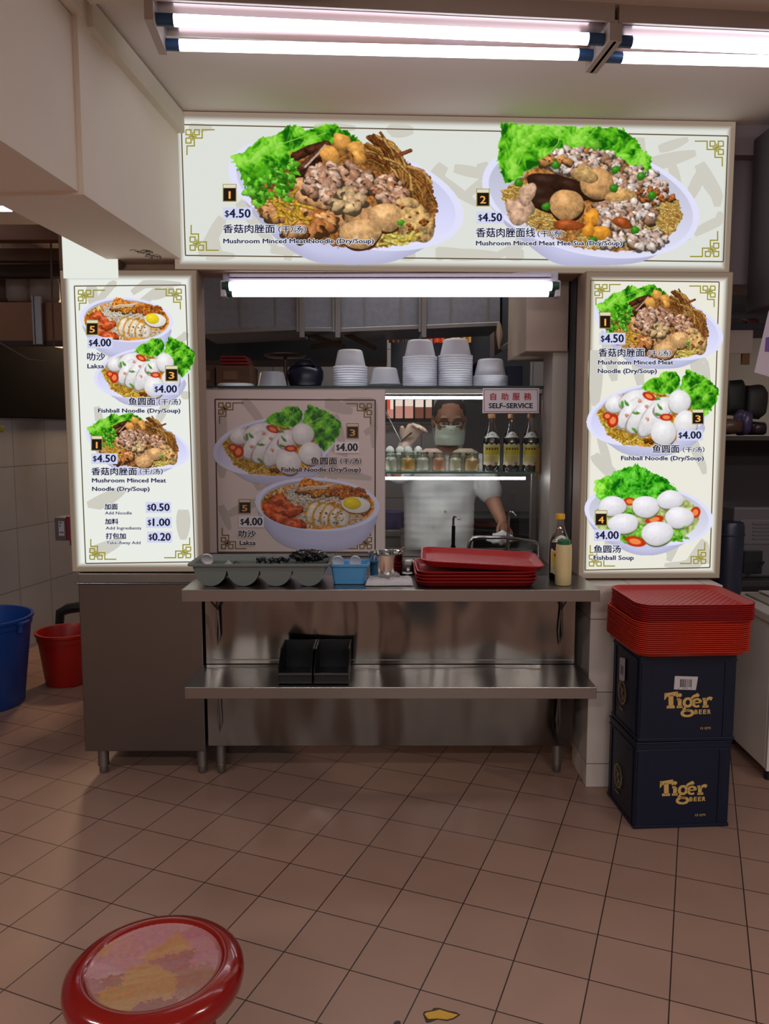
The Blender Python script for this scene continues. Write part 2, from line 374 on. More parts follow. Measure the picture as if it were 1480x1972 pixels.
def dish_minced(k=1 / 2.467):
    s = Canvas(325, 75, 1460, 800, k, 3)
    cl = s.bowl(898, 428, 572, 262, .235, [(345, 330), (420, 500), (560, 670), (690, 760), (790, 787), (1040, 787), (1150, 762), (1290, 690), (1440, 560), (1300, 330)], .93)
    s.leaf([(350, 255), (420, 220), (500, 160), (560, 150), (612, 90), (700, 110), (830, 82), (915, 128), (985, 185), (760, 260), (640, 300), (560, 380), (500, 420), (470, 440), (400, 360)], GREEN, GLO, GHI,
           [[(420, 300), (560, 200), (720, 140)], [(640, 250), (700, 170), (800, 130)]])
    s.leaf([(390, 340), (470, 300), (560, 280), (540, 380), (470, 480), (420, 420)], (.3, .62, .1), GLO, GREEN)
    fm, _ = s.poly([(430, 440), (600, 330), (640, 230), (760, 180), (900, 170), (1100, 215), (1290, 330), (1330, 500), (1320, 590), (1190, 680), (1000, 705), (780, 690), (600, 610), (480, 545)], 5)
    s.over((slice(None), slice(None)), fm, np.array((.56, .36, .18))[None, None] * (1 + s.n1 * .7 + s.n2 * .5)[..., None])
    s.noodles(560, 540, 110, 60, 60, 13, [(.88, .70, .28), (.95, .80, .42), (.78, .56, .22)], fm)
    s.noodles(1130, 640, 80, 45, 30, 15, [(.86, .76, .34), (.93, .85, .5)], fm, .3, None, 3)
    # mushroom strips
    for p, w, c in [([(655, 250), (720, 215), (800, 190)], 46, (.36, .2, .12)), ([(650, 350), (690, 300), (760, 240), (800, 195)], 44, (.46, .28, .19)), ([(660, 345), (730, 320), (760, 270)], 40, (.24, .13, .08))]:
        s.line(p, w, c, .4, None, .5)
    s.line([(700, 300), (760, 235), (795, 190)], 9, (.8, .68, .62), .2, None, .1)
    # beancurd strips on the right
    for i in range(60):
        t = s.r.rand(); x = 1010 + 210 * t + s.r.randn() * 20; y = 210 + 240 * t * t + s.r.randn() * 35
        a = .5 + .75 * t + s.r.randn() * .25; L = 55 + 50 * s.r.rand()
        c = [(.72, .5, .24), (.84, .63, .34), (.6, .38, .16), (.78, .58, .3), (.5, .28, .12)][s.r.randint(5)]
        s.line([(x - L * math.cos(a) / 1, y - L * math.sin(a)), (x + 5, y - 4), (x + L * .8 * math.cos(a + .3), y + L * .8 * math.sin(a + .3))], 13 + 8 * s.r.rand(), c, .35, None, .5)
    s.line([(1130, 240), (1200, 210)], 20, (.55, .3, .18), .3)
    s.line([(1190, 290), (1260, 310), (1300, 370)], 16, (.8, .6, .34), .3)
    # fritters
    for x, y, rx, ry in [(875, 175, 52, 38), (820, 240, 55, 40), (945, 205, 45, 34), (955, 245, 42, 26)]:
        s.blob(x, y, rx, ry, s.r.rand(), (.93, .66, .32), .45, .14, .2, .3)
    # big slices
    for x, y, rx, ry, a in [(720, 395, 100, 38, .1), (700, 455, 95, 30, .35), (780, 480, 80, 26, .25), (870, 560, 110, 60, .2), (960, 530, 90, 60, .1)]:
        s.blob(x, y + 8, rx, ry, a, (.35, .2, .1), .7, .1, 0, 0); s.blob(x, y, rx, ry, a, (.84, .62, .42), .45, .12, .3, .12)
    s.crumbs(860, 375, 160, 95, 130, 17, 34, [(.83, .66, .55), (.77, .58, .47), (.88, .74, .65), (.70, .5, .38)])
    s.crumbs(1110, 410, 85, 65, 55, 15, 28, [(.80, .60, .48), (.86, .7, .58), (.68, .46, .33)])
    s.crumbs(900, 460, 60, 45, 14, 28, 42, [(.86, .72, .52), (.83, .68, .5)])
    s.crumbs(560, 535, 60, 30, 16, 22, 34, [(.86, .62, .4), (.8, .54, .34)])
    s.crumbs(730, 580, 100, 60, 40, 24, 46, [(.86, .56, .32), (.8, .5, .28), (.9, .66, .42), (.7, .4, .2)])
    s.crumbs(650, 610, 50, 30, 12, 20, 34, [(.85, .62, .42)])
    s.noodles(640, 505, 55, 35, 16, 17, [(.92, .72, .24), (.86, .66, .2)], fm, .4, None, 3)
    for x, y, rx, ry, a in [(1085, 545, 82, 74, 0), (960, 630, 100, 76, -.1)]:
        s.blob(x + 4, y + 10, rx, ry, a, (.3, .17, .08), .8, .05, 0, 0); s.blob(x, y, rx, ry, a, (.90, .70, .47), .5, .05, .22, .3)
    s.blob(1228, 575, 80, 112, -.35, (.86, .69, .44), .5, .1, .4, .15)
    s.blob(1190, 470, 55, 26, .2, (.86, .69, .46), .5, .1, .3, .1)
    s.crumbs(1230, 590, 50, 80, 14, 6, 14, [(.62, .36, .16)], None, .7, 0)
    s.noodles(1115, 650, 40, 25, 12, 22, [(.85, .75, .3), (.92, .84, .45)], fm, .25, .5, 3)
    # coriander
    for x, y, r in [(560, 330, 45), (610, 350, 45), (650, 300, 38), (580, 400, 42), (470, 400, 45), (440, 430, 45), (500, 440, 42), (600, 420, 40), (480, 480, 32), (545, 300, 26)]:
        for _ in range(9):
            s.blob(x + s.r.randn() * r * .45, y + s.r.randn() * r * .45, r * .42, r * .3, s.r.rand() * 3, [(.36, .7, .14), (.5, .82, .26), (.2, .5, .08)][s.r.randint(3)], .55, .3, .2, .15)
    s.blob(1155, 572, 18, 15, 0, (.3, .62, .12), .5, .2)
    return s

def dish_mee_sua(k=1 / 2.467):
    s = Canvas(115, 82, 1150, 790, k, 5)
    cl = s.bowl(632, 455, 520, 270, .22, [(130, 400), (180, 530), (300, 650), (420, 745), (480, 775), (560, 783), (840, 772), (930, 735), (1050, 660), (1130, 560), (900, 330)], .94, ins=(.78, .78, .86))
    s.leaf([(205, 88), (300, 92), (420, 96), (600, 100), (760, 100), (830, 150), (860, 200), (900, 230), (900, 330), (800, 300), (700, 280), (560, 250), (420, 260), (330, 320), (260, 370), (222, 375), (188, 260)], GREEN, GLO, GHI,
           [[(260, 360), (300, 250), (330, 130)], [(420, 240), (470, 180), (480, 110)], [(560, 230), (600, 160), (640, 110)], [(880, 270), (780, 255), (700, 240)]], 5)
    s.leaf([(730, 240), (890, 225), (905, 330), (830, 300)], (.42, .78, .16), GLO, GHI, [], 4)
    fm, _ = s.poly([(212, 420), (320, 330), (440, 240), (600, 195), (760, 250), (900, 350), (1040, 450), (1062, 520), (1020, 620), (930, 690), (760, 712), (560, 690), (360, 600), (240, 530)], 5)
    s.over((slice(None), slice(None)), fm, np.array((.62, .42, .22))[None, None] * (1 + s.n1 * .7 + s.n2 * .5)[..., None])
    NO = [(.9, .72, .36), (.82, .6, .26), (.94, .8, .48)]
    s.noodles(260, 430, 55, 45, 60, 8, NO, fm, .5); s.noodles(960, 520, 90, 90, 150, 8, NO, fm, .55); s.noodles(380, 560, 90, 50, 70, 8, NO, fm, .5)
    s.noodles(850, 640, 90, 45, 60, 8, NO, None, .5); s.noodles(650, 660, 100, 40, 50, 8, NO, fm, .5)
    W = [(.90, .80, .74), (.85, .72, .64), (.93, .86, .82), (.74, .56, .44)]
    s.crumbs(590, 270, 170, 65, 90, 14, 26, W); s.crumbs(830, 390, 150, 100, 120, 13, 26, W); s.crumbs(780, 520, 150, 80, 90, 13, 28, W)
    s.crumbs(900, 640, 100, 50, 50, 13, 26, W); s.crumbs(720, 640, 60, 50, 24, 14, 26, W); s.crumbs(930, 420, 90, 50, 30, 8, 14, [(.66, .36, .16), (.72, .42, .2)])
    for x, y, rx, ry, a in [(430, 370, 110, 42, .1), (400, 430, 80, 48, .5), (440, 480, 100, 42, .2), (560, 420, 70, 42, .1), (540, 390, 80, 36, .4)]:
        s.blob(x, y, rx, ry, a, (.22, .13, .09), .45, .08, .15, .22)
    for x, y, rx, ry in [(300, 500, 70, 50), (330, 430, 40, 55), (290, 540, 50, 40)]:
        s.blob(x, y, rx, ry, .4, (.84, .68, .56), .5, .12, .3, .15)
    s.crumbs(460, 270, 60, 25, 14, 14, 24, [(.78, .5, .26), (.86, .6, .34)])
    for x, y, r in [(655, 375, 80), (515, 480, 80)]:
        s.blob(x + 3, y + 10, r, r, 0, (.2, .12, .06), .8, .03, 0, 0); s.blob(x, y, r, r * .96, 0, (.86, .65, .42), .45, .03, .2, .25)
    s.blob(600, 330, 55, 42, .3, (.82, .66, .42), .5, .12, .3, .1); s.blob(765, 430, 70, 32, -.2, (.88, .68, .42), .5, .1, .3, .1)
    for x, y, rx, ry, a in [(635, 540, 34, 44, .1), (680, 615, 44, 36, .3), (620, 605, 30, 34, 0)]:
        s.blob(x, y, rx, ry, a, (.94, .62, .2), .5, .1, .2, .3)
    for x, y, rx, ry, a in [(525, 580, 72, 28, .05), (780, 565, 50, 26, .3)]:
        s.blob(x, y, rx, ry, a, (.66, .32, .14), .5, .08, .2, .4)
    for x, y in [(460, 287), (740, 305), (735, 395), (915, 428), (860, 335), (290, 375), (640, 655), (840, 600), (420, 490)]:
        s.blob(x, y, 22, 19, s.r.rand() * 3, (.25, .55, .12), .45, .12, .1, .4)
    s.blob(635, 185, 30, 24, 1, (.45, .75, .2), .5, .2)
    return s

def dish_fishball_noodle(k=1 / 3.795):
    s = Canvas(140, 285, 1100, 895, k, 7)
    cl = s.bowl(590, 600, 452, 205, -.14, [(150, 620), (210, 740), (340, 820), (400, 860), (520, 885), (700, 885), (830, 850), (950, 790), (1030, 640), (600, 500)], .93)
    s.leaf([(530, 420), (560, 380), (640, 350), (690, 315), (760, 310), (800, 345), (800, 410), (760, 450), (680, 470), (560, 450)], GREEN, GLO, GHI, [[(700, 440), (730, 380), (740, 330)]], 5)
    s.leaf([(800, 420), (825, 350), (850, 300), (920, 315), (990, 350), (1080, 425), (1085, 480), (1040, 560), (1010, 610), (960, 645), (920, 600), (860, 520), (810, 470)], GREEN, GLO, GHI, [[(830, 460), (920, 400), (1000, 390)], [(930, 560), (960, 480), (1040, 440)]], 6)
    s.leaf([(880, 480), (960, 470), (1000, 560), (960, 630), (915, 590)], (.22, .5, .1), (.05, .25, .04), GREEN, [], 4)
    fm, _ = s.poly([(212, 590), (290, 510), (400, 465), (560, 440), (720, 470), (900, 560), (940, 680), (860, 760), (640, 815), (430, 808), (300, 740)], 4)
    s.over((slice(None), slice(None)), fm, np.array((.78, .55, .16))[None, None] * (1 + s.n1 * .7)[..., None])
    NO = [(.95, .78, .28), (.88, .66, .18), (.98, .86, .42), (.75, .52, .12)]
    s.noodles(400, 700, 180, 95, 240, 10, NO, fm, .45); s.noodles(300, 590, 75, 80, 90, 10, NO, fm, .45); s.noodles(600, 460, 130, 22, 40, 10, NO, fm, .4)
    s.crumbs(590, 780, 30, 14, 10, 9, 14, [(.55, .3, .08)])
    for x, y, rx, ry, a in [(350, 530, 78, 58, -.1), (480, 500, 110, 60, -.25), (450, 590, 120, 58, -.9), (540, 600, 150, 66, -.88), (640, 610, 165, 78, -.85), (690, 560, 70, 55, -.5)]:
        s.blob(x - 5, y + 8, rx * 1.02, ry * 1.04, a, (.66, .60, .60), .85, .04, 0, 0); s.blob(x, y, rx, ry, a, (.95, .94, .94), .74, .05, .05, .1)
    for x, y in [(570, 545), (500, 590), (430, 605), (520, 510), (580, 630)]:
        s.blob(x, y, 15, 11, .4, (.9, .6, .5), .7, .2)
    for x, y, a in [(395, 530, 1.4), (425, 525, .9), (665, 550, .9), (490, 705, .8), (655, 600, .3), (495, 590, .1), (640, 495, .1)]:
        s.blob(x, y, 26, 9, a, (.35, .62, .2), .6, .15)
    for x, y, r in [(805, 515, 82), (858, 655, 86), (700, 720, 92)]:
        s.blob(x + 3, y + 9, r, r, 0, (.5, .42, .4), .85, .02, 0, 0); s.blob(x, y, r, r * .96, 0, (.96, .95, .95), .74, .02, .03, .12)
    for x, y, rx, ry, a in [(585, 478, 50, 24, .4), (715, 618, 48, 24, .05), (330, 640, 40, 46, .2), (290, 610, 34, 26, 0)]:
        s.ring(x, y, rx, ry, a, (.87, .22, .12))
    return s

def dish_laksa(k=1 / 3.795):
    s = Canvas(445, 812, 1378, 1405, k, 11)
    cl = s.bowl(912, 1040, 455, 205, .05, [(460, 1050), (500, 1160), (560, 1270), (640, 1340), (740, 1385), (900, 1398), (1060, 1398), (1180, 1370), (1280, 1300), (1330, 1210), (1365, 1090), (900, 900)], .91, ins=(.74, .72, .80))
    x, y = s.X - 912, s.Y - 1050
    d = np.hypot(x / 415, y / 180)
    m = np.clip((1 - d) * 180 * s.k + .5, 0, 1)
    s.over((slice(None), slice(None)), m, np.array((.90, .55, .16))[None, None] * (1 + s.n2 * .5 + s.n1 * .4)[..., None])
    WN = [(.96, .92, .84), (.9, .84, .72), (.98, .95, .9)]
    s.crumbs(620, 960, 100, 40, 30, 8, 20, [(.97, .78, .3), (.95, .88, .6), (.9, .6, .2)], m)
    s.noodles(800, 1010, 160, 85, 70, 13, WN, m, .45); s.noodles(1000, 970, 180, 40, 40, 12, WN, m, .4); s.noodles(800, 1170, 120, 50, 30, 12, WN, m, .4)
    s.noodles(1200, 1160, 80, 40, 24, 11, WN, m, .3)
    s.crumbs(900, 940, 130, 35, 60, 10, 22, [(.84, .5, .16), (.92, .62, .24), (.72, .38, .1)]); s.crumbs(1130, 950, 130, 45, 90, 9, 20, [(.82, .42, .14), (.9, .55, .22), (.7, .34, .1)])
    s.crumbs(1240, 1040, 70, 80, 50, 9, 18, [(.9, .5, .16), (.94, .64, .26)], m)
    for px in [[(760, 915), (800, 850), (830, 830), (900, 860), (970, 880), (900, 900)]]:
        fm, _ = s.poly(px, 4); s.over((slice(None), slice(None)), fm, np.array((.84, .5, .18))[None, None] * (1 + s.n1 * .8 + s.n2 * .4)[..., None])
    s.line([(790, 920), (850, 905), (930, 905), (990, 900)], 12, WN[0]); s.line([(780, 935), (880, 918), (980, 915)], 10, WN[1])
    for a, b, rx, ry, an in [(620, 1010, 75, 45, -.2), (570, 1060, 60, 40, 0), (700, 1050, 60, 36, .9), (640, 1090, 75, 42, .1), (740, 1090, 70, 40, -.3), (560, 1110, 45, 36, 0), (640, 1150, 75, 40, .1), (730, 1190, 85, 42, -.2), (770, 1200, 60, 30, 0)]:
        s.blob(a, b + 6, rx, ry, an, (.5, .16, .06), .8, .1, 0, 0, m); s.blob(a, b, rx, ry, an, (.88, .36, .16), .42, .12, .35, .35, m)
    for a, b in [(630, 1000), (700, 1030), (650, 1085), (740, 1075), (640, 1140), (720, 1180)]:
        s.line([(a - 30, b + 10), (a, b - 8), (a + 34, b)], 8, (.95, .66, .5), .2, m)
    for a, b, rx, ry in [(885, 1100, 60, 88), (935, 1115, 55, 92), (985, 1120, 52, 88), (1040, 1135, 48, 80), (1095, 1145, 50, 72)]:
        s.blob(a, b, rx * 1.06, ry * 1.04, .35, (.84, .62, .2), .8, .05, .2, 0, m); s.blob(a + 4, b + 3, rx * .88, ry * .92, .35, (.93, .87, .80), .75, .05, .15, .1, m)
    s.crumbs(990, 1140, 120, 60, 24, 3, 6, [(.4, .36, .3)], m, .8, 0)
    s.blob(1190, 1052, 108, 62, .1, (.5, .3, .14), .85, .02, 0, 0); s.blob(1192, 1043, 108, 62, .1, (.97, .96, .94), .82, .02, .02, .1)
    s.blob(1165, 1030, 66, 48, .1, (.97, .86, .16), .75, .02, .06, .15)
    return s

def dish_fishball_soup(k=1 / 4.485):
    s = Canvas(158, 318, 1258, 1132, k, 13)
    cl = s.bowl(708, 765, 545, 262, .13, [(170, 720), (215, 860), (340, 990), (480, 1060), (600, 1112), (740, 1122), (860, 1095), (1010, 1020), (1160, 930), (1240, 800), (700, 600)], .93, ins=(.80, .80, .86))
    x, y = s.X - 690, s.Y - 790
    m = np.clip((1 - np.hypot(x / 440, y / 235)) * 235 * s.k + .5, 0, 1)
    s.over((slice(None), slice(None)), m, (np.array((.70, .74, .46))[None, None] * (1 + s.n2 * .5)[..., None]))
    s.leaf([(242, 480), (280, 450), (360, 430), (420, 390), (500, 365), (590, 328), (650, 355), (710, 400), (800, 425), (870, 480), (950, 555), (880, 600), (760, 640), (600, 640), (420, 620), (290, 640), (255, 590)], (.25, .70, .10), (.05, .35, .05), (.50, .88, .30),
           [[(420, 600), (560, 560), (760, 560), (880, 590)], [(540, 560), (560, 470), (600, 400)], [(640, 560), (690, 480), (720, 440)], [(480, 580), (460, 500), (470, 430)]], 8, 12)
    s.leaf([(242, 480), (330, 440), (390, 470), (380, 560), (290, 630), (255, 580)], (.45, .85, .15), (.2, .55, .08), (.7, .95, .4), [], 6)
    for p in [[(350, 850), (620, 830), (700, 930), (520, 1000), (380, 960)], [(840, 880), (1000, 880), (1000, 980), (880, 1010)], [(520, 700), (600, 720), (600, 800), (500, 760)]]:
        s.leaf(p, (.36, .66, .14), (.15, .42, .08), (.6, .84, .35), [], 6)
    for a, b, rx, ry, an in [(545, 650, 55, 34, .1), (755, 805, 78, 36, -.15), (600, 995, 92, 44, .2), (1098, 745, 42, 50, .2)]:
        s.ring(a, b, rx, ry, an, (.90, .26, .10))
    for a, b, rx, ry in [(398, 690, 118, 86), (680, 695, 118, 92), (882, 635, 112, 82), (965, 790, 122, 92), (495, 840, 130, 88), (785, 925, 132, 106)]:
        s.blob(a + 2, b + 12, rx, ry, 0, (.45, .5, .3), .85, .03, 0, 0); s.blob(a, b, rx, ry, 0, (.96, .95, .97), .74, .035, .03, .10)
    for a, b in [(1020, 875), (1030, 965), (660, 850), (980, 990), (520, 1000)]:
        s.blob(a, b, 26, 10, .2, (.4, .7, .2), .6, .2)
    return s
# ------------------------------------------------------------------ the setting
CEIL = 2.675
FLOORM = tiles('terracotta_floor_tiles', (150, 118, 103), (42, 28, 26), .2013, .0036, (0.2801, 2.9057), -.3805, 'XY', .42, .13, 7.0)
b = B(); quad(b, [(-5, -3.5, 0), (5, -3.5, 0), (5, 8, 0), (-5, 8, 0)]); struct('floor', b, FLOORM)
b = B(); box(b, -5, 5, -3.5, 8, CEIL, CEIL + .1); struct('ceiling', b, mat('ceiling_paint', (222, 214, 207), .9, var=.05, var_scale=2))
KWALL = tiles('kitchen_wall_tiles', (126, 122, 122), (70, 66, 66), .30, .006, (0, 0), 0, 'XZ', .35, .08)
b = B(); box(b, -2.2, 2.6, 6.4, 6.5, 0, CEIL); struct('wall_back', b, KWALL)
# left passage wall: pale tiles below, running back beside the stall
LW = Matrix.Translation((-2.46, 4.6, 0)) @ Matrix.Rotation(math.radians(11), 4, 'Z').inverted()
b = B(); box(b, -.1, 0, -1.2, 2.6, 0, CEIL)
o = struct('wall_left', b, tiles('passage_wall_tiles', (160, 158, 158), (108, 104, 102), .33, .005, (.1, .02), 0, 'YZ', .4, .08, rowsize=.40)); o.matrix_world = LW
b = B(); box(b, 0, .035, -1.2, 2.2, 1.53, 2.02, .004)
o = tag(finish('black_board', b, mat('black_panel', (20, 18, 18), .95, spec=.05, var=.2)), 'long matt black board along the passage wall above the pale tiles', 'board'); o.matrix_world = LW
b = B(); box(b, 2.55, 2.65, 3.3, 6.4, 0, CEIL); struct('wall_right', b, PLASTER)
# low tiled wall that carries the right-hand menu sign
b = B(); box(b, .822, 1.345, 3.06, 3.30, 0, .838, .003)
struct('wall_front', b, tiles('low_wall_tiles', (206, 194, 186), (130, 118, 110), .30, .004, (.98, .10), 0, 'XZ', .4, .06))
# plaster pier and dark duct casing beside the header
b = B(); box(b, 1.36, 1.75, 3.36, 3.62, 2.06, CEIL); struct('trim_1', b, mat('mauve_paint', (150, 138, 140), .85))
b = B(); box(b, 1.40, 2.0, 3.30, 3.40, 2.56, CEIL); struct('trim_2', b, mat('mauve_paint', (150, 138, 140)))
b = B(); box(b, 1.49, 1.72, 3.05, 3.30, 1.93, 2.62, .01); struct('trim_3', b, mat('charcoal_casing', (74, 70, 72), .7))

# ceiling beam at the upper left, running from over the stall front towards the viewer
def beam_pt(side, along, z):
    """along = metres from the stall front towards the viewer; side = metres to the left of the beam's right face."""
    d = Vector((-.071, -1, 0)).normalized(); l = Vector((-1, .071, 0)).normalized()
    p = Vector((-.798, 3.15, 0)) + d * along + l * side; return (p.x, p.y, z)
def beam_box(b, s0, s1, a0, a1, z0, z1, mi=0):
    P = [[beam_pt(s, a, z) for s, a in ((s0, a0), (s1, a0), (s1, a1), (s0, a1))] for z in (z0, z1)]
    t = bmesh.new(); loft(t, P, cap0=True, cap1=True); bmesh.ops.recalc_face_normals(t, faces=t.faces); add(b, t, None, mi)
BEAMP = mat('beam_paint', (236, 226, 212), .85, var=.06, var_scale=3, bump=.05, bump_scale=18)
b = B(); beam_box(b, 0, .29, -.09, .775, 2.118, CEIL - .001); beam_box(b, .004, .9, .865, 4.2, 2.12, CEIL - .001); struct('trim_4', b, BEAMP)
b = B(); beam_box(b, -.012, .9, .775, .865, 2.112, CEIL - .001); struct('trim_5', b, BEAMP)                      # batten where two beams meet
b = B(); beam_box(b, -.028, 0, 0, .80, CEIL - .085, CEIL - .012); beam_box(b, -.028, 0, .86, 4.2, CEIL - .085, CEIL - .012); struct('trim_6', b, mat('cornice_paint', (222, 214, 198), .8, var=.08, var_scale=8))
b = B(); beam_box(b, -1.9, -.03, .82, .90, CEIL - .035, CEIL); struct('trim_7', b, mat('cornice_paint', (222, 214, 198)))
# pencilled scrawl on the beam's underside
b = B()
r = random.Random(2)
for k in range(16):
    s, a = .07 + r.random() * .06, .04 + r.random() * .12
    tube(b, [beam_pt(s + .012 * math.cos(q + r.random()), a + .02 * math.sin(q * 1.3), 2.1172) for q in np.linspace(0, 4, 7)], .0008, 4)
o = finish('pencil_scrawl', b, mat('graphite', (60, 52, 46), .8)); tag(o, 'dark pencilled scrawl on the underside of the ceiling beam', 'scrawl')

# worn yellow patch and dark spot on the floor
def floor_patch(name, pts, z, col, label, cat):
    b = B(); P = [at_z(x, y, z) for x, y in pts]
    t = bmesh.new(); f = t.faces.new([t.verts.new(p) for p in P]); e = bmesh.ops.extrude_face_region(t, geom=[f]); 
    for v in [g for g in e['geom'] if isinstance(g, bmesh.types.BMVert)]: v.co.z -= z - .0001
    bmesh.ops.recalc_face_normals(t, faces=t.faces); add(b, t)
    return tag(finish(name, b, mat(name, col, .7, var=.25, var_scale=40)), label, cat)
dk = [(814, 1953), (816, 1948), (832, 1945), (834, 1941), (846, 1941), (862, 1946), (878, 1949), (886, 1954), (874, 1962), (860, 1966), (842, 1963), (826, 1969), (820, 1969)]
floor_patch('chipped_edge', dk, .0008, (60, 44, 34), 'dark ragged rim around the yellow chip in the floor tile', 'floor mark')
floor_patch('yellow_chip', [(817, 1953), (820, 1950), (835, 1947), (846, 1944), (862, 1949), (881, 1954), (872, 1960), (860, 1963), (842, 1961), (824, 1962)], .0014, (196, 150, 52), 'ragged yellow chip worn into the floor tile near the stool', 'floor mark')
floor_patch('floor_spot', [(757, 1971), (760, 1967), (766, 1965), (771, 1967), (771, 1974), (758, 1975)], .0010, (60, 48, 50), 'small dark spot on the floor left of the yellow chip', 'floor mark')

# ---- kitchen behind
b = B()
p0, p1 = at_y(738, 770, 6.39), at_y(834, 808, 6.39)
box(b, p0.x, p1.x, 6.37, 6.395, p1.z, p0.z)
wn = struct('window_1', b, glow('window_light', (250, 226, 214), .9))
b = B()
for px in (743, 759, 777, 797, 817, 833):
    x = at_y(px, 790, 6.36).x; box(b, x - .008, x + .008, 6.345, 6.365, p1.z, p0.z)
box(b, p0.x, p1.x, 6.345, 6.365, p1.z - .02, p1.z + .01); box(b, p0.x, p1.x, 6.345, 6.365, p0.z, p0.z + .03); struct('window_grille', b, mat('grille_paint', (30, 25, 25), .6), wn)
b = B()
for px, w_, h_, ci in [(745, 12, 40, 0), (752, 20, 18, 1), (768, 20, 24, 1), (787, 22, 24, 1), (807, 18, 22, 2), (825, 18, 22, 2)]:
    x0, x1 = at_y(px - w_ / 2, 808, 6.36).x, at_y(px + w_ / 2, 808, 6.36).x; z0 = at_y(px, 806, 6.36).z; z1 = at_y(px, 806 - h_, 6.36).z
    box(b, x0, x1, 6.366, 6.3695, z0, z1, mi=ci)
finish('view_beyond', b, [glow('street_red', (236, 90, 60), .8), glow('street_pink', (214, 150, 136), .8), glow('street_brown', (130, 80, 66), .8)], wn)['kind'] = 'structure'
# ------------------------------------------------------------------ lettering
_GLYPH = {}
def glyphs(s):
    if s not in _GLYPH:
        c = bpy.data.curves.new('t', 'FONT'); c.body = s; c.size = 1; c.resolution_u = 2
        o = bpy.data.objects.new('t', c); m = o.to_mesh()
        V = np.array([v.co[:2] for v in m.vertices]); Fc = [tuple(p.vertices) for p in m.polygons]
        o.to_mesh_clear(); bpy.data.objects.remove(o); bpy.data.curves.remove(c)
        _GLYPH[s] = (V, Fc)
    return _GLYPH[s]
class Flat:
    """Flat printed shapes in drawing coordinates (y down), each with a material slot and a layer height."""
    def __init__(s): s.v, s.f, s.m, s.l = [], [], [], []
    def put(s, V, Fc, mi, lay=1.0):
        n = len(s.v); s.v += [tuple(p) for p in V]; s.l += [lay] * len(V); s.f += [tuple(i + n for i in f) for f in Fc]; s.m += [mi] * len(Fc)
    def rect(s, x0, y0, x1, y1, mi, lay=1.0): s.put([(x0, y0), (x1, y0), (x1, y1), (x0, y1)], [(0, 1, 2, 3)], mi, lay)
    def poly(s, P, mi, lay=1.0): s.put(P, [tuple(range(len(P)))], mi, lay)
    def disc(s, cx, cy, rx, ry, mi, lay=1.0, n=24): s.poly([(cx + rx * math.cos(2 * PI * k / n), cy + ry * math.sin(2 * PI * k / n)) for k in range(n)], mi, lay)
    def ribbon(s, P, w, mi, lay=1.0, closed=False):
        P = [np.array(p, float) for p in P]; n = len(P); ws = w if isinstance(w, (list, tuple)) else [w] * n; L = []
        for i in range(n):
            a = P[(i - 1) % n] if (closed or i) else P[i]; c = P[(i + 1) % n] if (closed or i < n - 1) else P[i]
            d1, d2 = P[i] - a, c - P[i]; d1 = d1 / (np.hypot(*d1) + 1e-9); d2 = d2 / (np.hypot(*d2) + 1e-9); d = d1 + d2; q = np.hypot(*d)
            d = d / q if q > 1e-6 else d2
            k = 1 / max(.5, math.sqrt(max(.25, (1 + float(d1 @ d2)) / 2))) if (0 < i < n - 1 or closed) else 1
            L.append((np.array((-d[1], d[0])) * ws[i] / 2 * k))
        V = [p + o for p, o in zip(P, L)] + [p - o for p, o in zip(P, L)]
        s.put(V, [(i, (i + 1) % n, n + (i + 1) % n, n + i) for i in range(n if closed else n - 1)], mi, lay)
    def text(s, t, x0, x1, yb, h, mi, bold=.0, lay=2.0, halo=None, hw=.0, full=False):
        """Fit text between x0 and x1 on baseline yb with capital height h (full: whole ink height, for Chinese)."""
        V, Fc = glyphs(t); lo, hi = V.min(0), V.max(0)
        sx = (x1 - x0) / (hi[0] - lo[0]); sy = h / (hi[1] - lo[1]) if full else h / .70; y0 = lo[1] if full else 0
        Q = np.stack([x0 + (V[:, 0] - lo[0]) * sx, yb - (V[:, 1] - y0) * sy], 1)
        if halo is not None:
            for k in range(8): s.put(Q + np.array((math.cos(k * PI / 4), math.sin(k * PI / 4))) * hw, Fc, halo, lay - 1 + k * .06)
        s.put(Q, Fc, mi, lay)
        if bold:
            for i, (dx, dy) in enumerate(((bold, 0), (-bold, 0), (0, bold * .7), (0, -bold * .7))): s.put(Q + np.array((dx, dy)), Fc, mi, lay + .06 * (i + 1))
    def build(s, name, fn, mats, parent, step=.0004):
        me = bpy.data.meshes.new(name); me.from_pydata([fn(x, y, l * step) for (x, y), l in zip(s.v, s.l)], [], s.f)
        for m in mats: me.materials.append(m)
        me.polygons.foreach_set('material_index', s.m); me.update()
        o = bpy.data.objects.new(name, me); COL.objects.link(o); o.parent = parent; WM[o.name] = WM[parent.name]
        return o

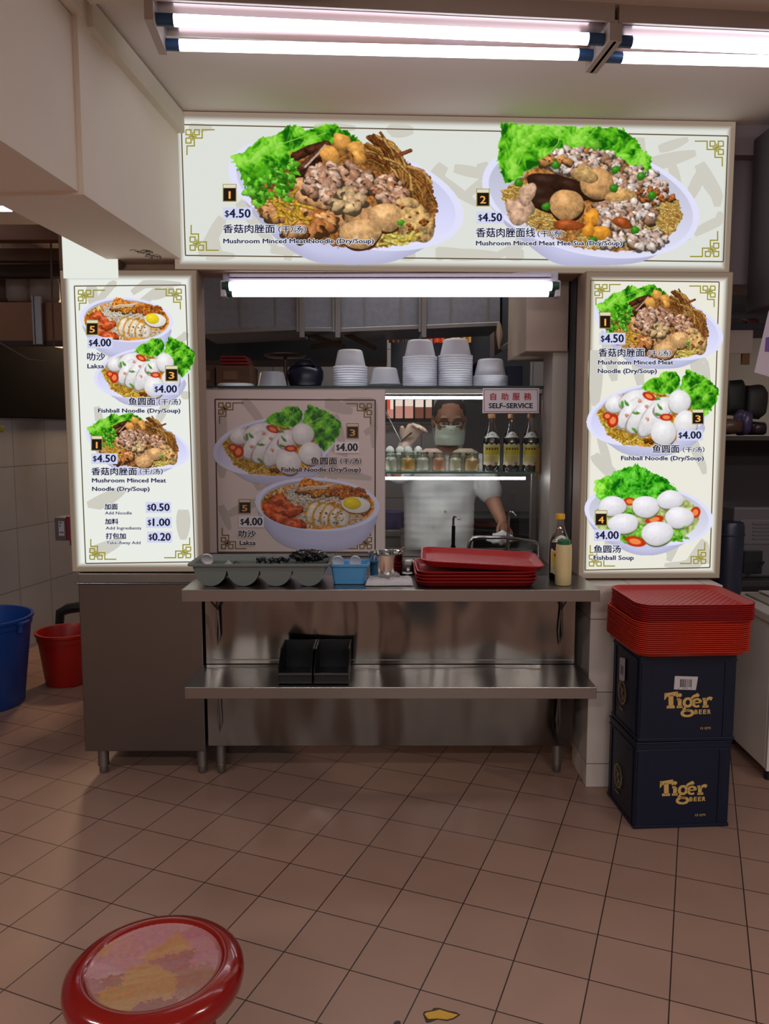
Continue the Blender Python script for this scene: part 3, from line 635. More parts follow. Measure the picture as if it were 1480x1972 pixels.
# ------------------------------------------------------------------ menu signs
def print_lit(name, strength):
    if name in MATS: return MATS[name]
    m = glow(name, (255, 255, 255), strength, False); nt = m.node_tree
    a = nt.nodes.new('ShaderNodeAttribute'); a.attribute_name = 'print'; nt.links.new(a.outputs['Color'], nt.nodes['Emission'].inputs[0]); return m
def print_plain(name):
    m = mat(name, (255, 255, 255), .45); nt = m.node_tree
    a = nt.nodes.new('ShaderNodeAttribute'); a.attribute_name = 'print'; nt.links.new(a.outputs['Color'], nt.nodes['Principled BSDF'].inputs['Base Color']); return m
LIT, PLAIN = print_lit('backlit_print', .95), print_plain('board_print')
def dish_mesh(name, s):
    h, w = s.h, s.w
    keep = (s.a[:-1, :-1] + s.a[1:, :-1] + s.a[:-1, 1:] + s.a[1:, 1:]) > 2.0
    I, J = np.nonzero(keep); q = np.stack([I * w + J, (I + 1) * w + J, (I + 1) * w + J + 1, I * w + J + 1], 1)
    used = np.unique(q); remap = np.full(h * w, -1); remap[used] = np.arange(len(used)); q = remap[q]
    ii, jj = used // w, used % w
    co = np.zeros((len(used), 3)); co[:, 0] = jj / (w - 1); co[:, 2] = -ii / (h - 1)
    me = bpy.data.meshes.new(name); me.vertices.add(len(co)); me.vertices.foreach_set('co', co.ravel())
    me.loops.add(q.size); me.loops.foreach_set('vertex_index', q.ravel().astype(np.int32))
    me.polygons.add(len(q)); me.polygons.foreach_set('loop_start', np.arange(0, q.size, 4, dtype=np.int32))
    me.update(calc_edges=True)
    c = np.clip(s.rgb[ii, jj], 0, 1); c = np.where(c <= .04045, c / 12.92, ((c + .055) / 1.055) ** 2.4)
    at = me.attributes.new('print', 'FLOAT_COLOR', 'POINT'); at.data.foreach_set('color', np.concatenate([c, np.ones((len(c), 1))], 1).ravel())
    me.materials.append(LIT); return me
DISH = {'minced': dish_mesh('dish_picture', dish_minced()), 'mee_sua': dish_mesh('dish_picture', dish_mee_sua()), 'fishball': dish_mesh('dish_picture', dish_fishball_noodle()),
        'laksa': dish_mesh('dish_picture', dish_laksa()), 'soup': dish_mesh('dish_picture', dish_fishball_soup())}

def sign_face(name, edge, white, W, H, strength, fall=(.013, .040)):
    """Backlit acrylic: full white inside, dying away towards the opaque rim of the box."""
    m = glow(name, white, strength); nt = m.node_tree; L = nt.links.new
    tc = nt.nodes.new('ShaderNodeTexCoord'); sp = nt.nodes.new('ShaderNodeSeparateXYZ'); L(tc.outputs['Object'], sp.inputs[0])
    def M(op, a, c):
        n = nt.nodes.new('ShaderNodeMath'); n.operation = op
        for i, v in enumerate((a, c)):
            if isinstance(v, (int, float)): n.inputs[i].default_value = v
            else: L(v, n.inputs[i])
        return n.outputs[0]
    d = M('MINIMUM', M('MINIMUM', sp.outputs['X'], M('SUBTRACT', W, sp.outputs['X'])), M('MINIMUM', sp.outputs['Z'], M('SUBTRACT', H, sp.outputs['Z'])))
    mr = nt.nodes.new('ShaderNodeMapRange'); mr.interpolation_type = 'SMOOTHSTEP'; mr.inputs['From Min'].default_value, mr.inputs['From Max'].default_value = fall; L(d, mr.inputs['Value'])
    mx = nt.nodes.new('ShaderNodeMix'); mx.data_type = 'RGBA'; mx.inputs[6].default_value = (*lin(edge), 1); mx.inputs[7].default_value = (*lin(white), 1); L(mr.outputs[0], mx.inputs[0])
    L(mx.outputs[2], nt.nodes['Emission'].inputs[0]); return m

INK = dict(lit=dict(navy=glow('ink_navy', (30, 34, 66), .9, False), halo=glow('ink_halo', (232, 234, 240), .95, False), sticker=glow('sticker_lavender', (214, 217, 243), .95, False), brown=glow('ink_brown', (104, 86, 62), .9, False),
                    olive=glow('ink_olive', (158, 150, 48), .9, False), stroke=glow('ink_stroke', (213, 210, 199), .93, False), black=glow('tag_black', (40, 30, 26), .8, False), orange=glow('tag_orange', (250, 178, 84), .95, False), tagrim=glow('tag_rim', (150, 140, 70), .9, False), tagtop=glow('tag_top', (226, 222, 190), .95, False)),
           plain=dict(navy=mat('board_navy', (34, 28, 36), .5), halo=mat('board_halo', (238, 226, 226), .5), sticker=mat('board_sticker', (240, 232, 238), .45), brown=mat('board_brown', (84, 60, 44), .5),
                      olive=mat('board_olive', (128, 100, 50), .5), stroke=mat('board_stroke', (198, 184, 176), .5), black=mat('board_black', (44, 32, 28), .5), orange=mat('board_orange', (236, 170, 96), .5), tagrim=mat('board_rim', (150, 120, 70), .5), tagtop=mat('board_top', (220, 205, 180), .5)))
KEYS = ['navy', 'halo', 'sticker', 'brown', 'olive', 'stroke', 'black', 'orange', 'tagrim', 'tagtop']
K = {k: i for i, k in enumerate(KEYS)}
KNOT = [[(0, 0), (1.1, 0), (1.1, 1.1), (0, 1.1), (0, 0)], [(2, 0), (3.1, 0), (3.1, 1.1), (2, 1.1), (2, 0)], [(0, 2), (1.1, 2), (1.1, 3.1), (0, 3.1), (0, 2)],
        [(1.1, 0), (1.56, 0), (1.56, 3.1), (1.1, 3.1)], [(0, 1.1), (0, 1.56), (3.1, 1.56), (3.1, 1.1)], [(1.56, .1), (2, 0)], [(1.1, 1.1), (2, 2), (2, 1.56)], [(1.56, 2.05), (2.05, 2.05), (2.05, 3.75)],
        [(6.9, 0), (3.85, 0), (3.85, 2.05), (1.56, 2.05)], [(2.05, 3.75), (.25, 3.75), (.25, 6.0)]]
KNOT = [[(0, 0), (1.2, 0), (1.2, 1.2), (0, 1.2), (0, 0)], [(2, 0), (3.2, 0), (3.2, 1.2), (2, 1.2), (2, 0)], [(0, 2), (1.2, 2), (1.2, 3.2), (0, 3.2), (0, 2)],
        [(1.6, .6), (1.6, 2.6)], [(.6, 1.6), (2.6, 1.6)], [(6.9, 0), (3.9, 0), (3.9, 2.0), (2.0, 2.0), (2.0, 3.9), (.25, 3.9), (.25, 6.1)], [(1.2, 1.2), (2, 2)]]

class Sign:
    def __init__(s, name, label, cat, corners, Y0, Y1, lit, depth=.12, white=(238, 240, 231), edge=(128, 110, 94), casing=(150, 128, 110), strength=1.0, top=None):
        """corners: left, top, right, bottom of the face measured in the photo's frame, turned into metres on the sign's own plane."""
        (xl, yt, xr, yb) = corners; s.lit = 'lit' if lit else 'plain'; s.mats = [INK[s.lit][k] for k in KEYS]
        A, Bq = at_y(xl, yb, Y0), at_y(xr, yb, Y1)
        s.yaw = math.atan2(Y1 - Y0, Bq.x - A.x); s.u = Vector((math.cos(s.yaw), math.sin(s.yaw), 0)); s.n = Vector((s.u.y, -s.u.x, 0)); s.o = Vector((A.x, Y0, A.z))
        s.root = thing(name, label, cat, s.o, s.yaw)
        s.W = s.loc(xr, (yt + yb) / 2)[0]; s.H = (s.loc((xl + xr) / 2, yt)[1] - s.loc((xl + xr) / 2, yb)[1]) if top is None else top
        b = B(); box(b, -.004, s.W + .004, .0015, depth, -.004, s.H + .004, .003); finish('casing', b, mat('casing_' + s.lit, casing, .6), s.root, local=True)
        b = B(); quad(b, [(0, 0, 0), (s.W, 0, 0), (s.W, 0, s.H), (0, 0, s.H)])
        fm = sign_face('sign_face_%d' % xl, edge, white, s.W, s.H, strength) if lit else mat('board_face_%d' % xl, white, .4, var=.03)
        s.face = finish('face_panel', b, fm, s.root, local=True)
    def loc(s, px, py):
        d = ray(px, py); o = Vector((0, 0, EYE)); t = (s.o - o).dot(s.n) / d.dot(s.n); p = o + d * t - s.o
        return p.dot(s.u), p.z
    def fn(s, x, y, e):
        u, v = s.loc(x, y); return (u, -e, v)
    def add(s, name, fl, lay0=1.0, parent=None):
        return fl.build(name, lambda x, y, e: s.fn(x, y, e + lay0 * .0004), s.mats, s.face)
    def strokes(s, seed, n, big=60):
        r = random.Random(seed); fl = Flat(); x0, y0, x1, y1 = s.bounds
        for _ in range(n):
            x, y = r.uniform(x0, x1), r.uniform(y0, y1); a = r.choice([.2, -.5, 1.3, 2.2, .9, 1.57]) + r.uniform(-.25, .25); cv = r.uniform(-.25, .25); P, W = [], []
            L = r.uniform(.5, 1.3) * big; w0 = big * r.uniform(.18, .34)
            for k in range(9):
                t = k / 8; P.append((min(max(x, x0 + 8 + w0 / 2), x1 - 8 - w0 / 2), min(max(y, y0 + 8 + w0 / 2), y1 - 8 - w0 / 2))); W.append(w0 * (.25 + .75 * math.sin(PI * min(1, .10 + t * .86)) ** .55) * (1 - .25 * t))
                x += math.cos(a) * L / 8; y += math.sin(a) * L / 8; a += cv / 8
            P2, W2 = [P[0]], [W[0]]
            for p, q in zip(P[1:], W[1:]):
                if math.hypot(p[0] - P2[-1][0], p[1] - P2[-1][1]) > 2: P2.append(p); W2.append(q)
            if len(P2) > 2: fl.ribbon(P2, W2, K['stroke'], .1 + _ * .02)
        s.add('brush_pattern', fl, .4)
    def border(s, tl, tr, br, bl, w=2.6, unit=6.6, uh=None, knots=(1, 1, 1, 1), inset=(8, 8)):
        fl = Flat()
        for a, c in ((tl, tr), (tr, br), (br, bl), (bl, tl)): fl.ribbon([a, c], w, K['brown'], 0)
        uh = uh or unit
        for on, (cx, cy), sx, sy in zip(knots, (tl, tr, br, bl), (1, -1, -1, 1), (1, 1, -1, -1)):
            if on:
                for P in KNOT: fl.ribbon([(cx + sx * (inset[0] + p[0] * unit), cy + sy * (inset[1] + p[1] * uh)) for p in P], max(1.5, unit * .30), K['olive'], .2)
        s.add('border_pattern', fl, 1.6)
    def dish(s, kind, x0, y0, x1, y1, lay):
        o = bpy.data.objects.new('dish_picture', DISH[kind]); COL.objects.link(o); o.parent = s.face; WM[o.name] = WM[s.face.name]
        u0, v0 = s.loc(x0, y0); u1, v1 = s.loc(x1, y1); o.location = (u0, -lay * .0004, v0); o.scale = (u1 - u0, 1, v0 - v1)
        o.material_slots[0].link = 'OBJECT'; o.material_slots[0].material = LIT if s.lit == 'lit' else PLAIN
    def number(s, n, x0, y0, x1, y1):
        fl = Flat(); h = y1 - y0; ys = y0 + h * .24
        fl.rect(x0, y0, x1, y1, K['tagrim'], 0); fl.rect(x0 + 1.2, y0 + 1.2, x1 - 1.2, ys - .8, K['tagtop'], 1); fl.rect(x0 + 1.6, ys, x1 - 1.6, y1 - 1.6, K['black'], 1)
        c = (x0 + x1) / 2; w = (x1 - x0) * (.21 if n != 1 else .06); fl.text(str(n), c - w, c + w, y1 - h * .17, h * .42, K['orange'], .35, 2)
        s.add('number_tag', fl, 10)
    def price(s, t, x0, y0, x1, y1):
        fl = Flat(); w, h = x1 - x0, y1 - y0; fl.rect(x0, y0, x1, y1, K['sticker'], 0)
        fl.text(t[0], x0 + w * .07, x0 + w * .20, y1 - h * .27, h * .50, K['navy'], .35, 1); fl.text(t[1:], x0 + w * (.27 if t[1] == '1' else .22), x1 - w * .07, y1 - h * .19, h * .68, K['navy'], .75, 1)
        s.add('price_sticker', fl, 10)
    def words(s, rows):
        fl = Flat()
        for t, x0, x1, yb, h, kind in rows:
            big = kind == 'C'; fl.text(t, x0, x1, yb, h, K['navy'], {'C': .42, 'c': .28, 'E': .42, 'e': .16}[kind], 2, K['halo'], {'C': 1.7, 'c': 1.2, 'E': 1.5, 'e': .8}[kind], full=kind in 'Cc')
        s.add('lettering', fl, 12)

# header sign over the whole stall front, its right end a little further back
S = Sign('menu_sign', 'long backlit header sign with two noodle bowls, spanning over the stall just below the ceiling', 'menu sign', (337, 219, 1410, 518), 3.15, 3.255, True, .16, white=(229, 232, 224), edge=(146, 128, 112), strength=SIGN_STR)
S.bounds = (345, 228, 1404, 512); S.strokes(5, 46, 95)
S.border((349, 240), (1401, 262), (1392, 504), (357, 492), 2.4, 8.0, inset=(9, 10))
S.dish('minced', 432, 231, 892, 516, 5); S.dish('mee_sua', 926.6, 234, 1344, 517, 5)
S.number(1, 429, 355, 455.5, 389); S.price('$4.50', 429.5, 400, 486, 424); S.number(2, 916.5, 364, 942, 398); S.price('$4.50', 917, 408, 969, 431)
S.words([('香菇肉脞面', 430, 529, 449.5, 16.5, 'C'), ('（干/汤）', 536, 589, 449.5, 14, 'c'), ('Mushroom Minced Meat Noodle (Dry/Soup)', 430.5, 719, 469, 8.6, 'E'),
         ('香菇肉脞面线', 916, 1029, 457.5, 18, 'C'), ('（干/汤）', 1034, 1082, 457.5, 13.5, 'c'), ('Mushroom Minced Meat Mee Sua (Dry/Soup)', 916, 1196, 473, 8.4, 'E')])

# left sign: a tall box whose left strip runs on up beside the beam
S = Sign('menu_sign', 'tall narrow backlit menu sign with laksa on top, standing on the steel cabinet', 'menu sign', (140, 521, 384, 1100), 3.15, 3.15, True, .12, strength=SIGN_STR, white=(240, 244, 236))
S.bounds = (156, 530, 376, 1092)
u1, v1 = S.loc(228, 530); u0, v0 = S.loc(134, 530)
b = B(); box(b, -.004, u1, .0015, .12, S.H + .005, S.H + .19, .003); finish('upper_casing', b, mat('casing_lit', (150, 128, 110)), S.root, local=True)
b = B(); quad(b, [(.012, -.0002, S.H - .03), (u1, -.0002, S.H - .03), (u1, -.0002, S.H + .18), (.012, -.0002, S.H + .18)]); finish('upper_face', b, glow('upper_face_light', (236, 240, 230), SIGN_STR), S.root, local=True)
S.strokes(11, 24, 90)
S.border((143, 551), (357, 549), (375, 1082), (165, 1085), 2.2, 7.4, 6.4, inset=(8, 8))
S.dish('laksa', 150, 568, 337, 692, 5); S.dish('fishball', 178, 645, 380, 785, 6); S.dish('minced', 161, 793, 368, 917, 5)
S.number(5, 166.5, 616, 190, 645.5); S.price('$4.00', 168.8, 649.6, 217.4, 671.2); S.number(3, 318.6, 704, 343, 734.5); S.price('$4.00', 295, 739, 344, 760)
S.number(1, 176, 839, 198, 868); S.price('$4.50', 176.4, 873, 227, 893.4); S.price('$0.50', 280.8, 966.6, 330, 987.4); S.price('$1.00', 281.7, 995.5, 331, 1016.3); S.price('$0.20', 283.6, 1023.3, 332, 1044.7)
S.words([('叻沙', 169, 203, 694.4, 15, 'C'), ('Laksa', 169.5, 201, 709.3, 8.2, 'E'), ('鱼圆面', 248.6, 299.3, 780.2, 14.6, 'C'), ('（干/汤）', 306, 348.5, 780.2, 12, 'c'), ('Fishball Noodle (Dry/Soup)', 190, 347.4, 794.5, 7.6, 'E'),
         ('香菇肉脞面', 177.3, 264, 914.8, 14.4, 'C'), ('（干/汤）', 270, 314, 913.8, 11.5, 'c'), ('Mushroom Minced Meat', 178.3, 320, 928.7, 7.8, 'E'), ('Noodle (Dry/Soup)', 178.6, 288.4, 945, 7.8, 'E'),
         ('加面', 202.5, 227, 981, 11.2, 'C'), ('Add Noodle', 203.2, 254.3, 990.4, 5.8, 'e'), ('加料', 203.4, 228.4, 1009.3, 10.8, 'C'), ('Add Ingredients', 204.4, 272.3, 1019.4, 5.8, 'e'), ('打包加', 204.8, 242.6, 1037.6, 11.3, 'C'), ('Take-Away Add', 206, 271, 1047.5, 5.6, 'e')])

# right sign
S = Sign('menu_sign', 'tall narrow backlit menu sign with fishball soup at the bottom, above the red tray stack', 'menu sign', (1114, 525, 1397, 1113), 3.15, 3.16, True, .12, strength=SIGN_STR, white=(242, 240, 226))
S.bounds = (1122, 532, 1376, 1105); S.strokes(21, 26, 95)
S.border((1137, 540), (1384, 543), (1366, 1093), (1126, 1098), 2.2, 7.2, 6.6, inset=(8, 8))
S.dish('minced', 1142, 545, 1389, 713, 5); S.dish('fishball', 1131, 707, 1380, 882, 6); S.dish('soup', 1125, 891, 1370.5, 1072, 6)
S.number(1, 1153, 601, 1175.4, 633); S.price('$4.50', 1152.4, 641, 1203, 663.8); S.number(3, 1331, 788, 1354, 817); S.price('$4.00', 1301.8, 827.8, 1352, 848.5); S.number(4, 1144.6, 982.3, 1168, 1012); S.price('$4.00', 1142.4, 1019.5, 1193.3, 1041.8)
S.words([('香菇肉脞面', 1151.3, 1239, 687.3, 16, 'C'), ('（干/汤）', 1246, 1290, 686.5, 11.5, 'c'), ('Mushroom Minced Meat', 1150.6, 1294.7, 702, 8.2, 'E'), ('Noodle (Dry/Soup)', 1150, 1262.8, 718.6, 8.4, 'E'),
         ('鱼圆面', 1255, 1306.3, 871.7, 15, 'C'), ('（干/汤）', 1313, 1354.5, 871, 10.5, 'c'), ('Fishball Noodle (Dry/Soup)', 1194.8, 1353, 886, 8, 'E'), ('鱼圆汤', 1142.4, 1193.7, 1064, 14.4, 'C'), ('Fishball Soup', 1142, 1218.6, 1077.6, 8.2, 'E')])

# unlit menu board on the display case
S = Sign('menu_board', 'square unlit menu board with fishball noodle above laksa, leaning on the counter glass', 'menu board', (403, 751.5, 740, 1064), 3.588, 3.588, False, .010, white=(226, 208, 203), casing=(200, 182, 176))
S.bounds = (408, 756, 736, 1060); S.strokes(31, 26, 85)
S.border((414, 769), (722, 770.5), (722, 1063.5), (419, 1063.5), 2.6, 7.0, 6.6, inset=(7, 7))
S.dish('fishball', 406.8, 775, 660, 936, 5); S.dish('laksa', 487, 914, 733, 1062.5, 6)
S.number(3, 667, 815, 690.3, 844); S.price('$4.00', 644, 850.7, 691.5, 872.6); S.number(5, 459.6, 961, 483, 988.5); S.price('$4.00', 460, 993.8, 508.3, 1015.4)
S.words([('鱼圆面', 598.7, 648.5, 894.5, 14, 'C'), ('（干/汤）', 655, 695.5, 893.5, 11, 'c'), ('Fishball Noodle (Dry/Soup)', 542, 694, 908, 8, 'E'), ('叻沙', 460, 492.5, 1034.6, 13.6, 'C'), ('Laksa', 462, 492, 1049, 8.6, 'E')])

# self-service plate
p0, p1 = at_y(928.5, 795.5, 3.594), at_y(1038, 747.5, 3.594)
t = thing('notice_plate', 'white self-service notice plate with red border, fixed to the top corner of the counter glass', 'sign', p0)
b = B(); box(b, 0, p1.x - p0.x, 0, .004, 0, p1.z - p0.z, .0015); pl = finish('plate', b, mat('notice_white', (236, 232, 238), .35), t, local=True)
def nfn(x, y, e): q = at_y(x, y, 3.594); return (q.x - p0.x, -.0006 - e, q.z - p0.z)
fl = Flat()
fl.ribbon([(932, 750.5), (1034.5, 750.5), (1034.5, 792.5), (932, 792.5)], 1.1, 1, 0, True)
fl.text('自', 944, 954.5, 770.5, 13.5, 1, .45, 1, full=True); fl.text('助', 965, 978, 770.5, 13.5, 1, .45, 1, full=True); fl.text('服', 986.5, 1000, 770.5, 13.5, 1, .45, 1, full=True); fl.text('務', 1008.5, 1022.5, 770.5, 13.5, 1, .45, 1, full=True)
fl.text('SELF–SERVICE', 941, 1025, 786, 9.6, 0, .55, 1)
fl.build('lettering', nfn, [mat('notice_black', (24, 24, 34), .5), mat('notice_red', (190, 44, 60), .5)], pl)
# ------------------------------------------------------------------ lamps
def tube_lamp(name, label, A, C, r, mats, group=None, reflector=True):
    """Twin fluorescent fitting between two lists of tube end points."""
    pass
TUBEM = glow('tube_light', (240, 237, 250), TUBE_STR); CAPB = mat('blue_tube_cap', (38, 78, 120), .4); FIT = mat('fitting_enamel', (176, 164, 156), .4); RUST = mat('fitting_rust', (150, 96, 82), .6)
def ceiling_fitting(label, ends, right_cut=False):
    """ends: the photo's tube ends [(x,y) left, right] for the nearer and the farther tube, set 6 cm under the ceiling."""
    z = 2.60; P = [[at_z(*e, z) for e in pair] for pair in ends]
    mid = (P[0][0] + P[1][1]) / 2; t = thing('tube_light', label, 'ceiling light', (mid.x, mid.y, CEIL))
    d = (P[0][1] - P[0][0]).normalized(); n = Vector((-d.y, d.x, 0))
    a, c = P[0][0] - d * .03, P[0][1] + d * .03
    b = B()
    def bar(q0, q1, w0, w1, z0, z1, mi=0):
        tb = bmesh.new(); loft(tb, [[(p.x + n.x * o, p.y + n.y * o, zz) for p, o in ((q0, w0), (q1, w0), (q1, w1), (q0, w1))] for zz in (z0, z1)], cap0=True, cap1=True); bmesh.ops.recalc_face_normals(tb, faces=tb.faces); add(b, tb, None, mi)
    bar(a, c, -.045, .16, 2.632, CEIL); bar(a, c, -.055, -.045, 2.626, CEIL); finish('housing', b, FIT, t)
    b = B(); bar(a + d * .02, c - d * .02, -.035, .15, 2.6285, 2.6318); finish('reflector', b, mat('lamp_reflector', (140, 118, 116), .25, .6), t)
    for e in (a, c):
        b = B(); bar(e - d * .012, e + d * .012, -.05, .155, 2.575, 2.632)
        finish('end_bracket', b, FIT, t)
    for q0, q1 in P:
        b = B(); tube(b, [q0 + d * .028, q1 - d * .028], .0165, 14); tb = finish('tube', b, TUBEM, t, smooth=True)
        for e, s_ in ((q0, 1), (q1, -1)):
            b = B(); tube(b, [e - d * .018 * s_, e + d * .030 * s_], .0172, 14); finish('end_cap', b, CAPB, tb, smooth=True)
    return t
ceiling_fitting('long twin-tube ceiling light with blue end caps, whole fitting in view above the header sign', [((314, 38), (1150, 76)), ((326, 86), (1130, 106))])
ceiling_fitting('twin-tube ceiling light cut off by the right edge, end to end with the whole one', [((1196, 80), (2030, 118)), ((1178, 110), (1960, 130))])
# light in the passage at far left
t = thing('tube_light', 'white tube light on the passage ceiling behind the beam at the far left', 'ceiling light', (-2.25, 4.1, CEIL))
b = B(); box(b, -2.95, -1.74, 3.93, 4.22, 2.60, CEIL); finish('housing', b, mat('lilac_housing', (176, 168, 190), .5), t)
b = B(); tube(b, [(-2.9, 3.98, 2.575), (-1.98, 3.98, 2.575)], .017, 12); tube(b, [(-2.9, 4.12, 2.575), (-1.90, 4.12, 2.575)], .017, 12); finish('tube', b, glow('passage_tube', (232, 228, 255), 2.2), t, smooth=True)
b = B(); box(b, -2.9, -1.9, 4.03, 4.07, 2.585, 2.60); finish('divider', b, mat('orange_reflex', (190, 110, 70), .5), t)
# sign light slung under the header
zc = at_y(750, 556, 3.20).z; xl, xr = at_y(427, 556, 3.20).x, at_y(1076, 556, 3.20).x
t = thing('tube_light', 'white batten light with paired tubes and green caps, slung under the header sign', 'shop light', ((xl + xr) / 2, 3.25, 2.09))
b = B(); box(b, xl, xr, 3.215, 3.30, zc + .024, zc + .072, .006); box(b, xl + .03, xr - .03, 3.195, 3.215, zc + .034, zc + .040); box(b, xl + .03, xr - .03, 3.195, 3.215, zc + .046, zc + .060, .003); finish('housing', b, mat('batten_white', (206, 200, 214), .4), t)
for yy, zz, dx in ((3.19, zc + .008, .03), (3.215, zc - .012, .038)):
    b = B(); tube(b, [(xl + dx, yy, zz), (xr - dx, yy, zz)], .0175, 14); tb = finish('tube', b, glow('case_tube', (240, 238, 252), CASE_TUBE_STR), t, smooth=True)
    for x in (xl + dx - .012, xr - dx + .012):
        b = B(); tube(b, [(x - .014, yy, zz), (x + .014, yy, zz)], .0185, 14); finish('end_cap', b, mat('green_cap', (32, 74, 60), .45), tb, smooth=True)
for x in (xl + .008, xr - .008):
    b = B(); box(b, x - .010, x + .010, 3.18, 3.24, zc - .034, zc + .03, .004); finish('lamp_holder', b, mat('batten_white', (206, 200, 214)), t)

# ------------------------------------------------------------------ steel cabinet at the left
FY = 3.15
t = thing('steel_cabinet', 'plain brushed steel cabinet on short legs under the left menu sign', 'cabinet', (-1.0, FY + .25, 0))
b = B(); box(b, -1.253, -.748, FY, FY + .55, .113, .826, .004); finish('body', b, STEEL, t)
b = B(); box(b, -1.256, -.745, FY + .006, FY + .55, .828, .868, .003); finish('top_band', b, STEELD, t)
b = B(); box(b, -1.256, -.745, FY - .006, FY + .01, .8255, .8295, .001); finish('drip_lip', b, STEEL, t)
for x in (-1.195, -.775):
    for y in (FY + .05, FY + .50):
        b = B(); tube(b, [(x, y, .04), (x, y, .114)], .0225, 16); lg = finish('leg', b, STEELD, t, smooth=True)
        b = B(); lathe(b, [(0, 0), (.014, 0), (.0185, .008), (.0185, .034), (.024, .036), (.024, .042), (0, .042)], (x, y, 0), 16); finish('levelling_foot', b, STEELD, lg, smooth=True)
# ------------------------------------------------------------------ counter
CZ = .862
t = thing('steel_counter', 'long stainless steel stall counter with sink top and flat front panel on tube legs', 'counter', (.03, FY + .4, 0))
b = B(); box(b, -.738, .786, FY + .004, FY + .02, .135, CZ - .045, .002); finish('front_panel', b, mat('buckled_steel', (126, 120, 115), .17, 1.0, bump=1.0, bump_scale=1.5, aniso=(1.6, 1, .6), bump_dist=.13), t)
b = B(); box(b, -.738, .786, FY + .0, FY + .015, .505, .508); finish('panel_seam', b, STEELD, t)
b = B(); x0, x1, y0, y1 = .18, .66, 3.30, 3.55
for q in ((-.742, x0, FY - .002, 3.90), (x1, .792, FY - .002, 3.90), (x0, x1, FY - .002, y0), (x0, x1, y1, 3.90)): box(b, *q, CZ - .042, CZ)
finish('worktop', b, STEEL, t)
b = B(); box(b, x0, x1, y0, y0 + .004, CZ - .19, CZ - .003); box(b, x0, x1, y1 - .004, y1, CZ - .19, CZ - .003); box(b, x0, x0 + .004, y0, y1, CZ - .19, CZ - .003); box(b, x1 - .004, x1, y0, y1, CZ - .19, CZ - .003); box(b, x0, x1, y0, y1, CZ - .194, CZ - .188); finish('sink_bowl', b, STEEL, t)
b = B(); box(b, -.738, -.730, FY + .02, 3.89, .135, CZ - .045); box(b, .778, .786, FY + .02, 3.89, .135, CZ - .045); finish('side_panel', b, STEELD, t)
for x, y in ((-.695, FY + .05), (.735, FY + .06), (-.695, 3.84), (.735, 3.84)):
    b = B(); tube(b, [(x, y, .04), (x, y, .138)], .021, 16); lg = finish('leg', b, STEELD, t, smooth=True)
    b = B(); lathe(b, [(0, 0), (.014, 0), (.0185, .008), (.0185, .036), (.023, .038), (.023, .043), (0, .043)], (x, y, 0), 16); finish('levelling_foot', b, STEELD, lg, smooth=True)
# folding shelves with wire brackets
def fold_shelf(label, z, y0):
    xa, xb = -.752, .798
    t = thing('folding_shelf', label, 'shelf', ((xa + xb) / 2, FY, z), 0, None)
    b = B(); box(b, xa, xb, y0, FY - .004, z - .006, z, .001); box(b, xa, xb, y0 - .002, y0 + .004, z - .044, z + .001, .0015); box(b, xa, xa + .004, y0, FY - .004, z - .040, z); box(b, xb - .004, xb, y0, FY - .004, z - .040, z)
    finish('slab', b, mat('shelf_steel', (156, 152, 149), .30, 1.0), t)
    for x in (-.68, .725):
        b = B(); q = z - .19
        tube(b, [(x - .045, y0 + .12, z - .006), (x, FY - .012, q + .05), (x + .004, FY - .008, q - .06), (x - .006, FY - .008, q - .10), (x - .010, FY - .008, q - .04), (x - .004, FY - .012, q + .05), (x + .022, y0 + .14, z - .006)], .0045, 8); finish('bracket', b, STEELD, t, smooth=True)
    return t
fold_shelf('upper stainless steel fold-down shelf along the counter front, crowded with trays and tubs', CZ, 2.85)
fold_shelf('lower stainless steel fold-down shelf holding two black bins', .487, 2.86)
# drain pipe under the counter
t = bpy.data.objects['steel_counter']
b = B(); tube(b, [(.33, 3.35, .68), (.33, 3.35, .16), (.335, 3.33, .118), (.37, 3.32, .108), (.60, 3.32, .12)], .014, 10); ball(b, (.335, 3.335, .115), .022, 12)
finish('drain_pipe', b, mat('drain_grey', (120, 110, 104), .5), t, smooth=True)['label'] = 'thin grey drain pipe'

# ------------------------------------------------------------------ display case on the counter
GY = 3.62; CX0, CX1 = at_y(388, 900, GY).x, at_y(1058, 900, GY).x
ZT, ZM = 1.652, at_y(860, 908, GY + .05).z
t = thing('display_case', 'glass-fronted counter display case with steel posts and two glass shelves', 'display case', ((CX0 + CX1) / 2, GY, CZ))
b = B(); box(b, CX0, CX1, GY - .004, GY + .02, CZ, CZ + .035, .003); finish('sill', b, STEEL, t)
for x in (CX0, CX1 - .040):
    b = B(); box(b, x, x + .040, GY - .012, GY + .028, CZ + .035, ZT - .012, .003); box(b, x + .008, x + .032, GY - .015, GY - .011, CZ + .04, ZT - .02); po = finish('front_post', b, mat('post_steel', (150, 136, 130), .35, .9), t)
    b = B(); box(b, x, x + .03, 3.86, 3.89, CZ + .001, ZT - .012, .003); finish('rear_post', b, mat('post_steel', (150, 136, 130)), t)
b = B(); box(b, CX0 + .04, CX1 - .04, GY, GY + .005, CZ + .035, ZT - .04); finish('front_pane', b, GLASS, t)
b = B(); box(b, CX1 - .012, CX1 - .007, GY + .03, 3.86, CZ + .001, ZT - .02); box(b, CX0 + .007, CX0 + .012, GY + .03, 3.86, CZ + .001, ZT - .02); finish('side_pane', b, GLASS, t)
b = B(); box(b, CX0 - .01, CX1, GY - .02, 3.92, ZT - .010, ZT); tp = finish('top_shelf', b, GLASS, t)
b = B(); box(b, CX0 - .01, CX1, GY - .0215, GY - .0195, ZT - .010, ZT); finish('green_edge', b, mat('edge_green', (40, 66, 62), .2), tp)
